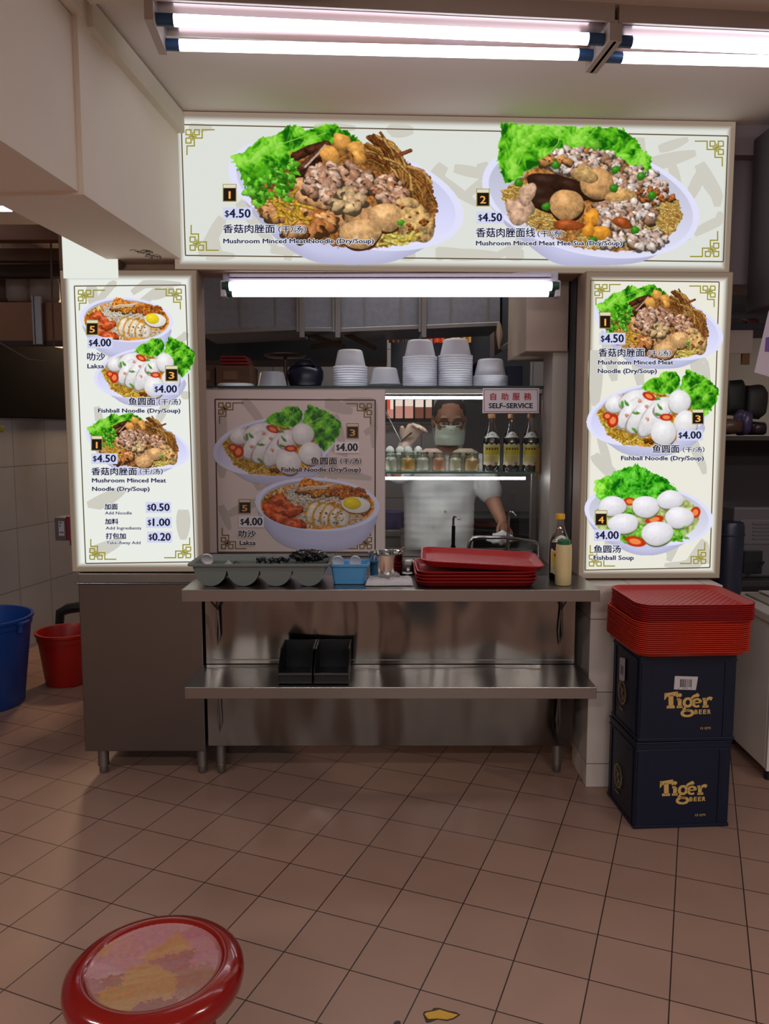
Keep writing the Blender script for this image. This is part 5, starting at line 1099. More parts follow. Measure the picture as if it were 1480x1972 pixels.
# steel pot, spoon in it, steel ladle behind, towel
p = at_z(743, 1107, SZ); cx, cy = at_y(743, 1080, 3.03).x, 3.03; zr = at_y(743, 1063, 3.03).z
t = thing('steel_pot', 'small open stainless steel pot between the blue basket and the red trays', 'pot', (cx, cy, SZ))
b = B(); h = zr - SZ; lathe(b, [(0, 0), (.052, 0), (.060, .006), (.064, .03), (.066, h - .006), (.071, h - .002), (.070, h), (.065, h - .001), (.0635, h - .008), (.061, .03), (.055, .008), (0, .006)], (cx, cy, SZ), 40); finish('pot', b, CHROME, t, smooth=True)
b = B(); tube(b, [(cx + .02, cy, SZ + .02), (cx + .05, cy + .005, zr), (cx + .072, cy + .006, zr + .016)], [.004, .004, .006], 8); tag(finish('steel_spoon', b, CHROME, smooth=True), 'steel spoon handle sticking out of the small steel pot', 'spoon')
c = at_y(785, 1082, 3.2); b = B(); lathe(b, [(0, .045), (.02, .043), (.038, .030), (.046, .008), (.047, 0), (.045, 0), (.036, .026), (.02, .039), (0, .041)], (c.x, 3.2, SZ + .012), 24, M=None); lathe(b, [(.047, .0), (.060, -.006), (.060, -.010), (.046, -.004)], (c.x, 3.2, SZ + .012), 24)
tag(finish('steel_strainer', b, STEEL, smooth=True), 'domed steel strainer lying behind the pot and the red trays', 'strainer')
c0, c1 = at_z(703, 1128, SZ), at_z(797, 1130, SZ); b = B(); cx, cy = (c0.x + c1.x) / 2, c0.y + .045
bmesh.ops.create_grid(b, x_segments=36, y_segments=14, size=1)
top = b.verts[:]
for v in top:
    u, v2 = v.co.x, v.co.y; e = min(1, (1 - abs(u)) * 9) ** .5 * min(1, (1 - abs(v2)) * 5) ** .5
    v.co = Vector((cx + u * (c1.x - c0.x) / 2, cy + v2 * .047 + .003 * math.sin(u * 3), SZ + .0015 + e * (.020 + .0025 * math.sin(u * 9 + v2 * 3) + .002 * math.sin(u * 17 - v2 * 8))))
bmesh.ops.solidify(b, geom=b.faces[:], thickness=.001)
tag(finish('folded_towel', b, mat('white_towel', (226, 220, 224), .95, bump=.5, bump_scale=350), smooth='all'), 'folded white towel on the shelf in front of the steel pot', 'towel')
# red trays
def tray_mesh(w_, d_, h, r):
    b = B(); tk = .003
    loft(b, [rrect(w_ * .90, d_ * .87, r * .8, 0), rrect(w_ * .93, d_ * .90, r * .85, .003), rrect(w_ * .985, d_ * .98, r, h - .003), rrect(w_, d_, r * 1.05, h - .002), rrect(w_, d_, r * 1.05, h), rrect(w_ * .975, d_ * .97, r, h), rrect(w_ * .92, d_ * .89, r * .85, .006), rrect(w_ * .90, d_ * .87, r * .8, .0035)], cap0=True, cap1=True)
    n = int(w_ / .024)
    for i in range(-n, n + 1):                                    # slanting ribs of the tray floor
        xa = i * .024
        t = bmesh.new(); P = []
        for y in np.linspace(-d_ * .40, d_ * .40, 2): P.append((xa + y * .8, y))
        (ax, ay), (bx, by) = P
        lim = w_ * .44; k0 = max(0, min(1, (-lim - ax) / (bx - ax))); k1 = max(0, min(1, (lim - ax) / (bx - ax)))
        if k1 - k0 < .1: t.free(); continue
        ax, ay, bx, by = ax + (bx - ax) * k0, ay + (by - ay) * k0, ax + (bx - ax) * k1, ay + (by - ay) * k1
        loft(t, [[(ax - .003, ay, .0035), (ax + .003, ay, .0035), (ax, ay, .0048)], [(bx - .003, by, .0035), (bx + .003, by, .0035), (bx, by, .0048)]]); add(b, t)
    return b
tr0 = finish('serving_tray', tray_mesh(.47, .34, .022, .05), REDPL, smooth=True)
x0, x1 = at_y(801, 1120, 2.88).x, at_y(1037, 1120, 2.88).x; cx = (x0 + x1) / 2
shelf_trays = []
for k in range(4):
    o = tr0 if k == 0 else tr0.copy()
    if k: COL.objects.link(o)
    o.location = (cx + [0, .002, -.002, .003][k], 3.045, SZ + .0005 + k * .0125); o.rotation_euler = (0, 0, [0, .006, -.004, .01][k]); s = (x1 - x0) / .47; o.scale = (s, s * .98, 1)
    tag(o, 'red plastic tray in the flat pile on the upper shelf under the tilted one', 'tray', 'flat red trays on the upper shelf'); WM[o.name] = Matrix()
o = tr0.copy(); COL.objects.link(o); c = at_y(925, 1092, 3.05); o.location = (c.x - .003, 3.05, SZ + .068); s = (x1 - x0) / .47; o.scale = (s * 1.02, s * .98, 1.15); o.rotation_euler = (.02, math.radians(2.6), math.radians(-3.2)); o['group'] = 'tilted tray'; del o['group']; o['label'] = 'tilted red plastic tray lying askew on top of the flat pile on the shelf'; WM[o.name] = Matrix()
# sauce bottle and squeeze bottle at the right end
p = at_z(1078, 1122, SZ); sauce_bottle(at_y(1077, 1060, 3.04).x, 3.04, SZ, 'part-empty soy sauce bottle with yellow cap behind the cream squeeze bottle', mat('cap_yellow', (232, 176, 32), .4), 9, h=.262)
cx, cy = at_y(1084, 1100, 2.945).x, 2.945; zt = at_y(1084, 1039, 2.945).z - SZ
t = thing('squeeze_bottle', 'cream-coloured squeeze bottle with green lid at the right end of the shelf', 'bottle', (cx, cy, SZ))
b = B(); lathe(b, [(0, 0), (.028, 0), (.0305, .004), (.0310, .05), (.0300, zt - .03), (.028, zt - .018), (0, zt - .017)], (cx, cy, SZ), 32); finish('body', b, mat('cream_plastic', (222, 200, 146), .4), t, smooth=True)
b = B(); lathe(b, [(0, 0), (.0295, 0), (.0312, .004), (.0312, .044), (0, .044)], (cx, cy, SZ + .0), 32); b.free()
b = B(); lathe(b, [(0, zt - .018), (.0245, zt - .018), (.0245, zt - .002), (.0215, zt), (0, zt)], (cx, cy, SZ), 24); finish('lid', b, mat('lid_green', (32, 104, 66), .4), t, smooth=True)

# ------------------------------------------------------------------ black bins on the lower shelf
def bin_(xa, xb, label):
    z = .4885; y0, y1 = 2.885, 3.11; t = thing('storage_bin', label, 'bin', ((xa + xb) / 2, 3.0, z)); zl, zh = z + .045, z + .115; tk = .003
    prof = lambda x: [(x, y0 + .008, z), (x, y1, z), (x, y1, zh), (x, y0 + .09, zh), (x, y0, zl + .02), (x, y0, zl)]
    b = B()
    for x in (xa, xb - tk): loft(b, [prof(x), prof(x + tk)], cap0=True, cap1=True)
    box(b, xa + tk, xb - tk, y0 + .006, y0 + .006 + tk, z, zl); box(b, xa + tk, xb - tk, y1 - tk, y1, z, zh); box(b, xa + tk, xb - tk, y0 + .006, y1, z, z + tk); bmesh.ops.recalc_face_normals(b, faces=b.faces); finish('shell', b, BLACKPL, t)
    b = B(); box(b, xa - .001, xb + .001, y0 - .004, y0 + .006, zl - .008, zl, .002); box(b, xa - .002, xa + .004, y0 + .09, y1, zh - .006, zh + .001); box(b, xb - .004, xb + .002, y0 + .09, y1, zh - .006, zh + .001); finish('rim', b, mat('bin_rim', (44, 42, 44), .4), t)
xs = [at_y(q, 1300, 2.885).x for q in (535, 600, 604, 671)]
bin_(xs[0], xs[1], 'open black plastic bin, the left one of the pair on the lower shelf'); bin_(xs[2], xs[3], 'open black plastic bin, the right one of the pair on the lower shelf')
# ------------------------------------------------------------------ beer crates and the tray stack
NAVY = mat('crate_navy', (5, 18, 42), .42, var=.15, var_scale=8); GOLD = mat('crate_gold', (206, 168, 96), .5)
CRW, CRD, CRH = .352, .275, .327
def crate_prints():
    """Gold name on the crate front in crate-front drawing units: x 0..178, y 0 (top)..163 (bottom)."""
    fl = Flat(); R = fl.ribbon
    # T
    R([(46, 79), (68, 76)], [7, 8], 0); fl.poly([(46, 75), (49, 74), (50, 84), (46, 88)], 0); fl.poly([(66, 73), (71, 72), (71, 84), (68, 82)], 0); R([(58, 78), (59, 101)], 9, 0); R([(51, 101), (66, 101)], 5, 0)
    # i
    R([(75, 87), (75, 101)], 7, 0); R([(69.5, 87), (76, 87)], 4, 0); R([(69.5, 101), (80.5, 101)], 4.4, 0); fl.disc(74.5, 79, 4, 3.6, 0)
    # g
    fl.ribbon([(90 + 7 * math.cos(k * PI / 8), 93 + 7.4 * math.sin(k * PI / 8)) for k in range(16)], [4.5 + 1.2 * abs(math.cos(k * PI / 8)) for k in range(16)], 0, 1, True)
    R([(95, 87), (100, 82), (107, 79), (110, 82)], [4, 5, 6, 5], 0); R([(86, 101), (83, 105), (88, 107.5), (96, 108.5)], [3, 4, 4.5, 5], 0)
    fl.ribbon([(90 + 10 * math.cos(k * PI / 8), 113 + 5.6 * math.sin(k * PI / 8)) for k in range(16)], [4 + 1.6 * abs(math.cos(k * PI / 8)) for k in range(16)], 0, 1, True)
    # e
    R([(107 + 7 * math.cos(a), 94 + 7 * math.sin(a)) for a in np.linspace(-.05, -5.4, 18)], [3.4 + 2 * abs(math.cos(a)) for a in np.linspace(-.05, -5.4, 18)], 0); R([(101, 94), (114, 93.4)], 2.6, 0)
    # r
    R([(122, 87), (122.5, 101)], 7, 0); R([(117, 87), (123, 87)], 4, 0); R([(117.5, 101), (129, 101)], 4.4, 0); R([(124, 91), (127, 86.5), (131, 85.6), (135, 87.6)], [3.5, 5, 6, 6.4], 0)
    for i, ch in enumerate('BEER'): fl.text(ch, 103.4 + i * 8.1, 109 + i * 8.1, 115, 8.2, 0, .5)
    fl.text('12 QTS', 115.5, 135, 144, 4.0, 0, .12)
    return fl
def crate(loc, rot, label, barcode):
    t = thing('beer_crate', label, 'crate', loc, rot); w, d, h = CRW / 2, CRD, CRH
    b = B()
    for q in ((-w, w, 0, .012, 0, h), (-w, w, d - .012, d, 0, h), (-w, -w + .012, .012, d - .012, 0, h), (w - .012, w, .012, d - .012, 0, h), (-w + .012, w - .012, .012, d - .012, 0, .012)): box(b, *q, .002)
    for z0, z1, o in ((h - .034, h - .028, .003), (0, .012, .003), (h - .006, h, .004)): box(b, -w - o, w + o, -o, 0, z0, z1, .002); box(b, -w - o, -w, -o, d + o, z0, z1, .002); box(b, w, w + o, -o, d + o, z0, z1, .002)
    for x in (-w + .038, w - .038): box(b, x - .004, x + .004, -.004, 0, .012, h - .03, .0015)
    for y in (.03, d - .03): box(b, -w - .004, -w, y - .004, y + .004, .012, h - .03, .0015)
    box(b, -w + .005, -w + .035, -.0035, 0, .012, h - .03, .001)
    sh = finish('shell', b, NAVY, t, local=True)
    fl = crate_prints(); k = CRW / 178; fl.build('front_print', lambda x, y, e: (-w + x * k, -.0006 - e, h - y * k), [GOLD], sh)
    fl = Flat()
    fl.ribbon([(30 + 12 * math.cos(q * PI / 14), 100 + 22 * math.sin(q * PI / 14)) for q in range(28)], 2.6, 0, 1, True); fl.ribbon([(30 + 9 * math.cos(q * PI / 14), 100 + 17 * math.sin(q * PI / 14)) for q in range(28)], 1.0, 0, 1, True)
    fl.ribbon([(25, 90), (31, 96), (28, 102), (34, 108), (30, 114)], [3, 5, 3, 4.5, 2], 0); fl.ribbon([(34, 92), (29, 99)], 2, 0); fl.rect(22, 132, 34, 135, 0)
    fl.build('side_emblem', lambda x, y, e: (-w - .0045 - e, d - .02 - x * .0042 * .75, h - y * k), [mat('emblem_gold', (150, 130, 86), .5)], sh)
    if barcode:
        fl = Flat(); fl.poly([(64, 43), (107, 45), (104, 70), (63, 68)], 0, 0); 
        rr = random.Random(5); x = 74
        while x < 96:
            w_ = rr.choice([.7, 1.1, 1.7]); fl.rect(x, 49 + (x - 74) * .04, x + w_, 64, 1, 1); x += w_ + rr.choice([.7, 1.0, 1.5])
        for x in (71, 79, 82, 85, 88, 94): fl.rect(x, 65.2, x + 1.5, 66.8, 1, 1)
        fl.text('12345', 82, 92, 47.4, 1.6, 1, 0, 1) if False else None
        fl.build('barcode_label', lambda x, y, e: (-w + x * k, -.0012 - e, h - y * k), [mat('paper_white', (196, 188, 190), .6), mat('bar_ink', (40, 36, 40), .6)], sh)
        fl = Flat(); fl.poly([(20, 36), (38, 30), (38, 74), (20, 80)], 0, 0); fl.rect(24, 48, 34, 66, 1, 1)
        fl.build('side_paper', lambda x, y, e: (-w - .0055 - e, d - .02 - x * .0042 * .75, h - y * k), [mat('paper_white', (196, 188, 190)), mat('paper_grey', (128, 122, 126), .6)], sh)
    return t
ca = math.radians(3.6); base = Vector((.911, 2.722, 0)); cc = base + Vector((math.cos(ca), math.sin(ca), 0)) * CRW / 2
crate((cc.x, cc.y, 0.001), ca, 'dark navy beer crate with gold lettering, standing on the floor under another', False)
crate((cc.x + .003, cc.y - .004, CRH + .0055), ca - .01, 'dark navy beer crate with a barcode sticker, directly under the tall red tray stack', True)
RED2 = mat('brick_red_plastic', (206, 58, 34), .45, var=.06, var_scale=4)
trA = finish('serving_tray', tray_mesh(.425, .36, .020, .055), REDPL, smooth=True); trB = finish('serving_tray', tray_mesh(.425, .36, .020, .055), RED2, smooth=True)
z = 2 * CRH + .0072; NB, NA = 16, 9; ztop = at_z(1312, 1164, .848); rr = random.Random(6)
for k in range(NB + NA):
    lower = k < NB; src = trB if lower else trA; first = k in (0, NB); o = src if first else src.copy()
    if not first: COL.objects.link(o)
    o.location = (1.082 + (.004 if not lower else -.006) + rr.uniform(-.001, .001), 2.834 - (.006 if not lower else -.0) + rr.uniform(-.0008, .0008), z); o.rotation_euler = (0, 0, math.radians(3.2 if lower else 1.2)); WM[o.name] = Matrix()
    tag(o, 'bright red tray on the very top of the tall stack on the crates' if k == NB + NA - 1 else ('brick-red tray in the lower part of the tall stack on the crates' if lower else 'red tray in the upper, slightly turned part of the tall stack on the crates'), 'tray', 'brick-red trays of the tall stack' if lower else 'upper red trays of the tall stack'); z += .0071

# ------------------------------------------------------------------ right-hand side
fa = math.radians(16); fr = (1.575, 3.10, .0)
t = thing('chest_freezer', 'white chest freezer with a wire front grille at the right edge beyond the crates', 'freezer', fr, -fa * 0 + math.radians(-2)); WHT = mat('aged_white_enamel', (232, 224, 216), .5, var=.06)
b = B(); box(b, 0, .62, .012, .47, .05, .665, .008); finish('body', b, WHT, t, local=True)
b = B(); box(b, -.012, .63, -.01, .48, .667, .705, .006); box(b, -.015, .16, -.014, .0, .668, .720, .004); finish('lid', b, mat('lid_white', (206, 198, 190), .5), t, local=True)
b = B(); box(b, 0, .026, -.004, .012, .05, .665, .002); box(b, .60, .62, -.004, .012, .05, .665, .002); finish('door_frame', b, mat('frame_white', (214, 206, 200), .4), t, local=True)
b = B()
for zz in (.10, .215, .33, .445, .56): tube(b, [(.026, -.004, zz), (.60, -.004, zz)], .004, 6)
for xx in np.arange(.05, .6, .055): tube(b, [(xx, -.004, .06), (xx, -.004, .66)], .0025, 6)
g = finish('wire_grille', b, mat('wire_white', (208, 200, 196), .4), t, local=True)
b = B(); box(b, .03, .60, .004, .011, .06, .655); finish('dark_inside', b, mat('freezer_dark', (26, 24, 26), .5), t, local=True)
for x, y in ((.03, .04), (.59, .04), (.03, .43), (.59, .43)):
    b = B(); tube(b, [(x, y, .0), (x, y, .052)], .018, 12); finish('foot', b, BLACKPL, t, local=True)
for i, (dx, dz, c, nm) in enumerate(((.04, .001, (170, 160, 150), 'flattened pale carton lying on the freezer lid'), (.10, .012, (200, 192, 188), 'white paper sheet on the flattened carton on the freezer lid'))):
    b = B(); box(b, 1.60 + dx, 1.95, 3.16 + dx, 3.5, .7065 + dz, .7065 + dz + .008, .002); tag(finish('flat_carton' if i == 0 else 'paper_sheet', b, mat('carton_%d' % i, c, .8)), nm, 'carton' if i == 0 else 'paper')
# dark partition, shelf and goods seen right of the right sign
PY = 4.6
b = B(); box(b, 1.55, 2.6, PY, PY + .06, 0, at_y(1440, 845, PY).z); tag(finish('partition_board', b, mat('partition_brown', (70, 62, 62), .6, var=.1)), 'plain dark partition board behind the toaster oven', 'partition')
b = B(); zz = at_y(1440, 840, PY - .1).z; box(b, 1.55, 2.5, PY - .45, PY - .01, zz - .02, zz, .002); tag(finish('store_shelf', b, mat('store_shelf', (80, 70, 66), .6)), 'dark store shelf with wrapped goods at the right, lower of the two', 'shelf')
b = B(); z2 = at_y(1420, 640, PY).z; box(b, 1.55, 2.5, PY - .40, PY - .01, z2 - .035, z2, .002); tag(finish('upper_shelf', b, mat('upper_shelf_navy', (48, 50, 66), .6)), 'dark bluish store shelf at the right, upper of the two', 'shelf')
b = B(); p, q = at_y(1394, 666, PY - .38), at_y(1446, 681, PY - .38); box(b, p.x, q.x, PY - .39, PY - .375, q.z, z2 - .035, .002); tag(finish('white_board', b, mat('board_pinkwhite', (214, 198, 196), .6)), 'short white board strip fixed under the upper store shelf', 'board')
b = B(); p, q = at_y(1428, 684, PY - .37), at_y(1442, 702, PY - .37); box(b, p.x, q.x, PY - .374, PY - .355, q.z, z2 - .035, .002); tag(finish('tan_block', b, mat('tan_block', (150, 110, 80), .7)), 'small tan block hanging under the white board strip', 'block')
# wrapped goods
def pack(x0, x1, y0, y1, Y, col, nm, cat='package', seed=1, rough=.25):
    p, q = at_y(x0, y0, Y), at_y(x1, y1, Y); b = B(); bmesh.ops.create_icosphere(b, subdivisions=3, radius=1); r = random.Random(seed); cx, cz = (p.x + q.x) / 2, (p.z + q.z) / 2
    for v in b.verts:
        n_ = v.co; s_ = lambda a: math.copysign(abs(a) ** .55, a); k = 1 + .05 * math.sin(9 * n_.x + seed) + .04 * r.uniform(-1, 1); v.co = Vector((cx + s_(n_.x) * (q.x - p.x) / 2 * k, Y + .08 + s_(n_.y) * .075, cz + s_(n_.z) * (p.z - q.z) / 2 * k))
    return tag(finish('package', b, mat('pack_%d_%d' % (x0, y0), col, rough, var=.35, var_scale=14), smooth=True), nm, cat)
pack(1392, 1434, 806, 836, PY - .36, (110, 84, 66), 'clear-wrapped brown package on the lower store shelf next to the sign', seed=2)
pack(1432, 1452, 790, 838, PY - .34, (90, 76, 120), 'purple plastic package on the lower store shelf in the middle', seed=3)
pack(1450, 1482, 812, 838, PY - .36, (56, 40, 50), 'dark package on the lower store shelf at the picture edge', seed=4)
pack(1400, 1440, 730, 800, PY - .2, (44, 48, 44), 'dark green bundle behind the wrapped brown package', seed=5, rough=.5)
pack(1440, 1482, 740, 806, PY - .2, (62, 58, 60), 'dark grey bundle behind the purple package', seed=6, rough=.5)
pack(1440, 1466, 610, 639, PY - .3, (96, 26, 42), 'crimson bundle on the upper store shelf', seed=7, rough=.5)
pack(1398, 1440, 612, 639, PY - .3, (96, 76, 70), 'brown paper bundle on the upper store shelf', seed=8, rough=.7)
b = B(); p, q = at_y(1388, 560, 5.2), at_y(1490, 640, 5.2); box(b, p.x - .2, q.x + .5, 5.2, 5.25, q.z, p.z + .02); tag(finish('grey_sheet', b, mat('panel_cool', (112, 112, 118), .6)), 'cool grey panel behind the upper store shelf', 'panel')
b = B(); p, q = at_y(1388, 548, 4.7), at_y(1490, 572, 4.7); tube(b, [(p.x - .1, 4.7, (p.z + q.z) / 2), (q.x + .3, 4.7, (p.z + q.z) / 2 + .01)], .03, 14); tag(finish('brown_pipe', b, mat('pipe_brown', (110, 86, 80), .5), smooth=True), 'thick brown pipe running level above the store shelves', 'pipe')
# poster at the right edge
P = [(1480, 598), (1512, 590), (1512, 735), (1452, 717)]; pl = [at_y(x, y, 3.02) for x, y in P]
t = thing('hanging_poster', 'white paper poster with a purple block hanging at the right edge beside the dark casing', 'poster', pl[3]); b = B(); loft(b, [[(p.x, p.y, p.z) for p in pl], [(p.x, p.y + .003, p.z) for p in pl]], cap0=True, cap1=True); bmesh.ops.recalc_face_normals(b, faces=b.faces); finish('sheet', b, mat('poster_paper', (206, 194, 208), .6), t)
b = B(); c = [at_y(x, y, 3.0185) for x, y in ((1474, 650), (1505, 644), (1505, 678), (1472, 677))]; quad(b, c); finish('purple_block', b, mat('poster_purple', (110, 78, 150), .6), t)
# toaster oven on a stand
oy = 3.70; p, q = at_y(1413, 976, oy), at_y(1482, 1112, oy); t = thing('toaster_oven', 'grey toaster oven seen from its louvred back, with a cable, near the right edge', 'oven', (p.x + .2, oy + .2, q.z)); OV = mat('oven_grey', (104, 98, 102), .45, .3)
b = B(); box(b, p.x, p.x + .45, oy, oy + .36, q.z, p.z, .012); finish('body', b, OV, t)
b = B(); tl = (at_y(1424, 1000, oy), at_y(1482, 1048, oy)); box(b, tl[0].x, tl[0].x + .36, oy - .006, oy + .001, tl[1].z, tl[0].z, .004); finish('back_plate', b, mat('oven_plate', (114, 108, 112), .45, .3), t)
b = B()
for k in range(5): zz = tl[0].z - .02 - k * .018; box(b, tl[0].x + .06, tl[0].x + .32, oy - .012, oy - .005, zz - .004, zz + .002, .002)
finish('louvre', b, OV, t)
b = B(); u0, u1 = at_y(1431, 1060, oy), at_y(1464, 1104, oy); box(b, u0.x, u1.x, oy - .012, oy + .001, u1.z, u0.z, .003); finish('black_cover', b, BLACKPL, t)
b = B(); tube(b, [at_y(1470, 1082, oy - .02), at_y(1462, 1094, oy - .06), at_y(1430, 1112, 3.62), at_y(1396, 1138, 3.60)], .005, 8); finish('power_cable', b, BLACKPL, t, smooth=True)
st = q.z
b = B(); box(b, p.x - .12, p.x + .6, oy - .08, oy + .42, st - .03, st - .001, .002); box(b, p.x - .10, p.x - .06, oy - .06, oy - .02, 0, st - .03); box(b, p.x + .5, p.x + .54, oy - .06, oy - .02, 0, st - .03); box(b, p.x - .10, p.x - .06, oy + .36, oy + .4, 0, st - .03); box(b, p.x + .5, p.x + .54, oy + .36, oy + .4, 0, st - .03); tag(finish('oven_stand', b, mat('stand_dark', (50, 46, 48), .5)), 'dark metal stand under the toaster oven behind the freezer', 'stand')
p0, p1 = at_y(1380, 1005, 3.5), at_y(1408, 1110, 3.5); p1.z = .7095; b = B(); lathe(b, [(0, 0), (.058, 0), (.062, .02), (.064, p0.z - p1.z - .02), (.058, p0.z - p1.z), (0, p0.z - p1.z)], (p1.x - .02, 3.5, p1.z), 20); lathe(b, [(.065, p0.z - p1.z - .06), (.068, p0.z - p1.z - .055), (.065, p0.z - p1.z - .05)], (p1.x - .02, 3.5, p1.z), 20); tag(finish('dark_canister', b, mat('canister_navy', (36, 40, 58), .35), smooth=True), 'dark blue canister standing on the freezer lid left of the toaster oven', 'canister')
b = B(); box(b, 1.50, 1.80, 3.75, 4.15, p1.z - .03, p1.z - .0005, .002); box(b, 1.52, 1.56, 3.78, 3.82, 0, p1.z - .03); box(b, 1.74, 1.78, 3.78, 3.82, 0, p1.z - .03); box(b, 1.52, 1.56, 4.08, 4.12, 0, p1.z - .03); box(b, 1.74, 1.78, 4.08, 4.12, 0, p1.z - .03)
b.free()

# ------------------------------------------------------------------ left-hand side
def bucket(name, cx, cy, rb, rt, h, m, label, lip=.016):
    t = thing(name, label, 'bucket', (cx, cy, 0)); b = B()
    lathe(b, [(0, .0), (rb - .006, 0), (rb, .006), (rt, h - .05), (rt + .006, h - .048), (rt + .008, h - .02), (rt + lip, h - .014), (rt + lip, h), (rt + .002, h), (rt - .006, h - .02), (rb - .006, .012), (0, .010)], (cx, cy, 0.001), 48); finish('shell', b, m, t, smooth=True); return t
BLUE = mat('blue_bucket_plastic', (14, 66, 150), .4, var=.25, var_scale=7)
t = bucket('plastic_pail', -2.15, 4.04, .215, .262, .475, BLUE, 'large blue plastic tub on the floor at the left edge')
b = B(); a = math.radians(-12); c = Vector((-2.15 + .275 * math.cos(a), 4.04 + .275 * math.sin(a), .463)); loft(b, [rrect(.05, .07, .015, c.z - .012, cx=c.x, cy=c.y), rrect(.055, .075, .018, c.z, cx=c.x, cy=c.y)], cap0=True, cap1=True); box(b, c.x - .02, c.x + .005, c.y - .02, c.y + .02, c.z - .06, c.z - .01, .004); finish('lug', b, BLUE, t)
REDB = mat('red_bucket_plastic', (172, 28, 18), .4, var=.1)
t = bucket('plastic_pail', -1.83, 4.41, .125, .158, .305, REDB, 'red plastic bucket with a white handle between the blue tub and the steel cabinet')
b = B(); tube(b, [(-1.68, 4.37, .28), (-1.662, 4.34, .262), (-1.650, 4.325, .235), (-1.652, 4.33, .205), (-1.66, 4.34, .19)], .006, 8); finish('handle', b, mat('handle_white', (206, 196, 190), .5), t, smooth=True)
# crimson box and dark waste pipe
p0, p1 = at_y(108, 994, 4.3), at_y(160, 1040, 4.3); t = thing('crimson_box', 'crimson box with a white label, fixed at the left edge of the cabinet and sign', 'box', (p0.x + .08, 4.35, p1.z)); b = B()
box(b, p0.x + .06, p1.x + .06, 4.28, 4.40, p1.z, p0.z, .003); finish('body', b, mat('box_crimson', (128, 24, 56), .45), t)
b = B(); box(b, p0.x, p0.x + .06, 4.275, 4.40, p1.z, p0.z - .006, .003); sd = finish('end_cap', b, mat('box_grey', (96, 88, 92), .5), t)
b = B(); q0, q1 = at_y(112, 1004, 4.272), at_y(124, 1032, 4.272); quad(b, [(q0.x, 4.2735, q1.z), (q1.x, 4.2735, q1.z), (q1.x, 4.2735, q0.z), (q0.x, 4.2735, q0.z)]); lb = finish('label', b, mat('label_white', (190, 188, 192), .5), sd)
b = B()
for k, (u, w_) in enumerate(((.15, .5), (.35, .3), (.8, .75))): zz = q0.z + (q1.z - q0.z) * u; quad(b, [(q0.x + .004, 4.2728, zz), (q0.x + .004 + (q1.x - q0.x) * w_, 4.2728, zz), (q0.x + .004 + (q1.x - q0.x) * w_, 4.2728, zz + .006), (q0.x + .004, 4.2728, zz + .006)])
finish('label_print', b, mat('label_ink', (60, 58, 66), .5), lb)
b = B(); box(b, p1.x - .02, p1.x + .12, 4.60, 4.68, 0, p1.z - .0, .004); box(b, p0.x + .07, p1.x + .1, 4.30, 4.68, p1.z - .03, p1.z - .001); tag(finish('dark_post', b, mat('post_navy', (40, 40, 54), .5)), 'dark post under the crimson box behind the cabinet', 'post')
q = [at_y(160, 1168, 4.82), at_y(132, 1172, 4.82), at_y(116, 1180, 4.82), at_y(113, 1230, 4.82)]
b = B(); tube(b, [q[0] + Vector((.2, 0, .02)), q[0], q[1], q[2], q[3], q[3] + Vector((0, 0, -.3))], [.035, .035, .033, .030, .026, .026], 12); tag(finish('waste_pipe', b, mat('pipe_black', (24, 26, 28), .45), smooth=True), 'black waste pipe elbow behind the red bucket', 'pipe')
# upper left: warm duct, tubs on it, strap, cable, rods, boards
DYL = 4.60; p0, p1 = at_y(-28, 582, DYL), at_y(140, 660, DYL)
t = thing('duct', 'warm-lit tan duct box high in the passage at the far left', 'duct', (p0.x, DYL, p1.z)); b = B(); box(b, p0.x, p1.x + .2, DYL, DYL + .22, p1.z, p0.z, .004); finish('casing', b, mat('duct_tan', (150, 112, 84), .6, .2, var=.15), t)
b = B(); box(b, p0.x, p1.x + .2, DYL - .015, DYL, p1.z - .02, p1.z + .01, .002); finish('flange', b, mat('flange_dark', (60, 50, 46), .6), t)
a = at_y(75, 600, DYL - .03); b = B(); z0, z1 = at_y(75, 664, DYL - .03).z, at_y(75, 570, DYL - .03).z; box(b, a.x - .022, a.x + .022, DYL - .045, DYL - .018, z0, z1, .004); box(b, a.x - .034, a.x - .022, DYL - .05, DYL - .018, z0, z1, .002); tag(finish('metal_strap', b, mat('strap_bright', (150, 150, 156), .3, .9)), 'bright metal strap down the front of the tan duct', 'strap')
for i, (x, y, r, nm) in enumerate(((38, 566, .085, 'white plastic tub on the tan duct, left of its neighbour'), (84, 561, .085, 'white plastic tub on the tan duct, partly behind the hanging rod'), (8, 570, .07, 'dark brown tub at the left end on the tan duct'))):
    c = at_y(x, 582, DYL + .1); h = at_y(x, y - 32, DYL + .1).z - c.z; b = B(); lathe(b, [(0, 0), (r * .85, 0), (r, .02), (r, h * .7), (r * .9, h * .9), (r * .6, h), (0, h)], (c.x, DYL + .12, c.z), 24); tag(finish('round_tub', b, mat('tub_tan%d' % i, [(150, 136, 124), (156, 142, 132), (70, 48, 36)][i], .6), smooth=True), nm, 'tub')
b = B(); tube(b, [at_y(96, 380, 4.45), at_y(101, 600, 4.45), at_y(104, 668, 4.45)], .006, 8); tag(finish('hanging_rod', b, mat('rod_brown', (96, 76, 66), .6), smooth=True), 'thin brown rod hanging from the passage ceiling at the far left', 'rod')
b = B(); tube(b, [at_y(-20, 648, 4.57), at_y(20, 672, 4.52), at_y(55, 692, 4.52), at_y(95, 696, 4.56)], .005, 8); tag(finish('slack_cable', b, mat('cable_grey', (104, 96, 92), .6), smooth=True), 'slack grey cable drooping in front of the black board', 'cable')
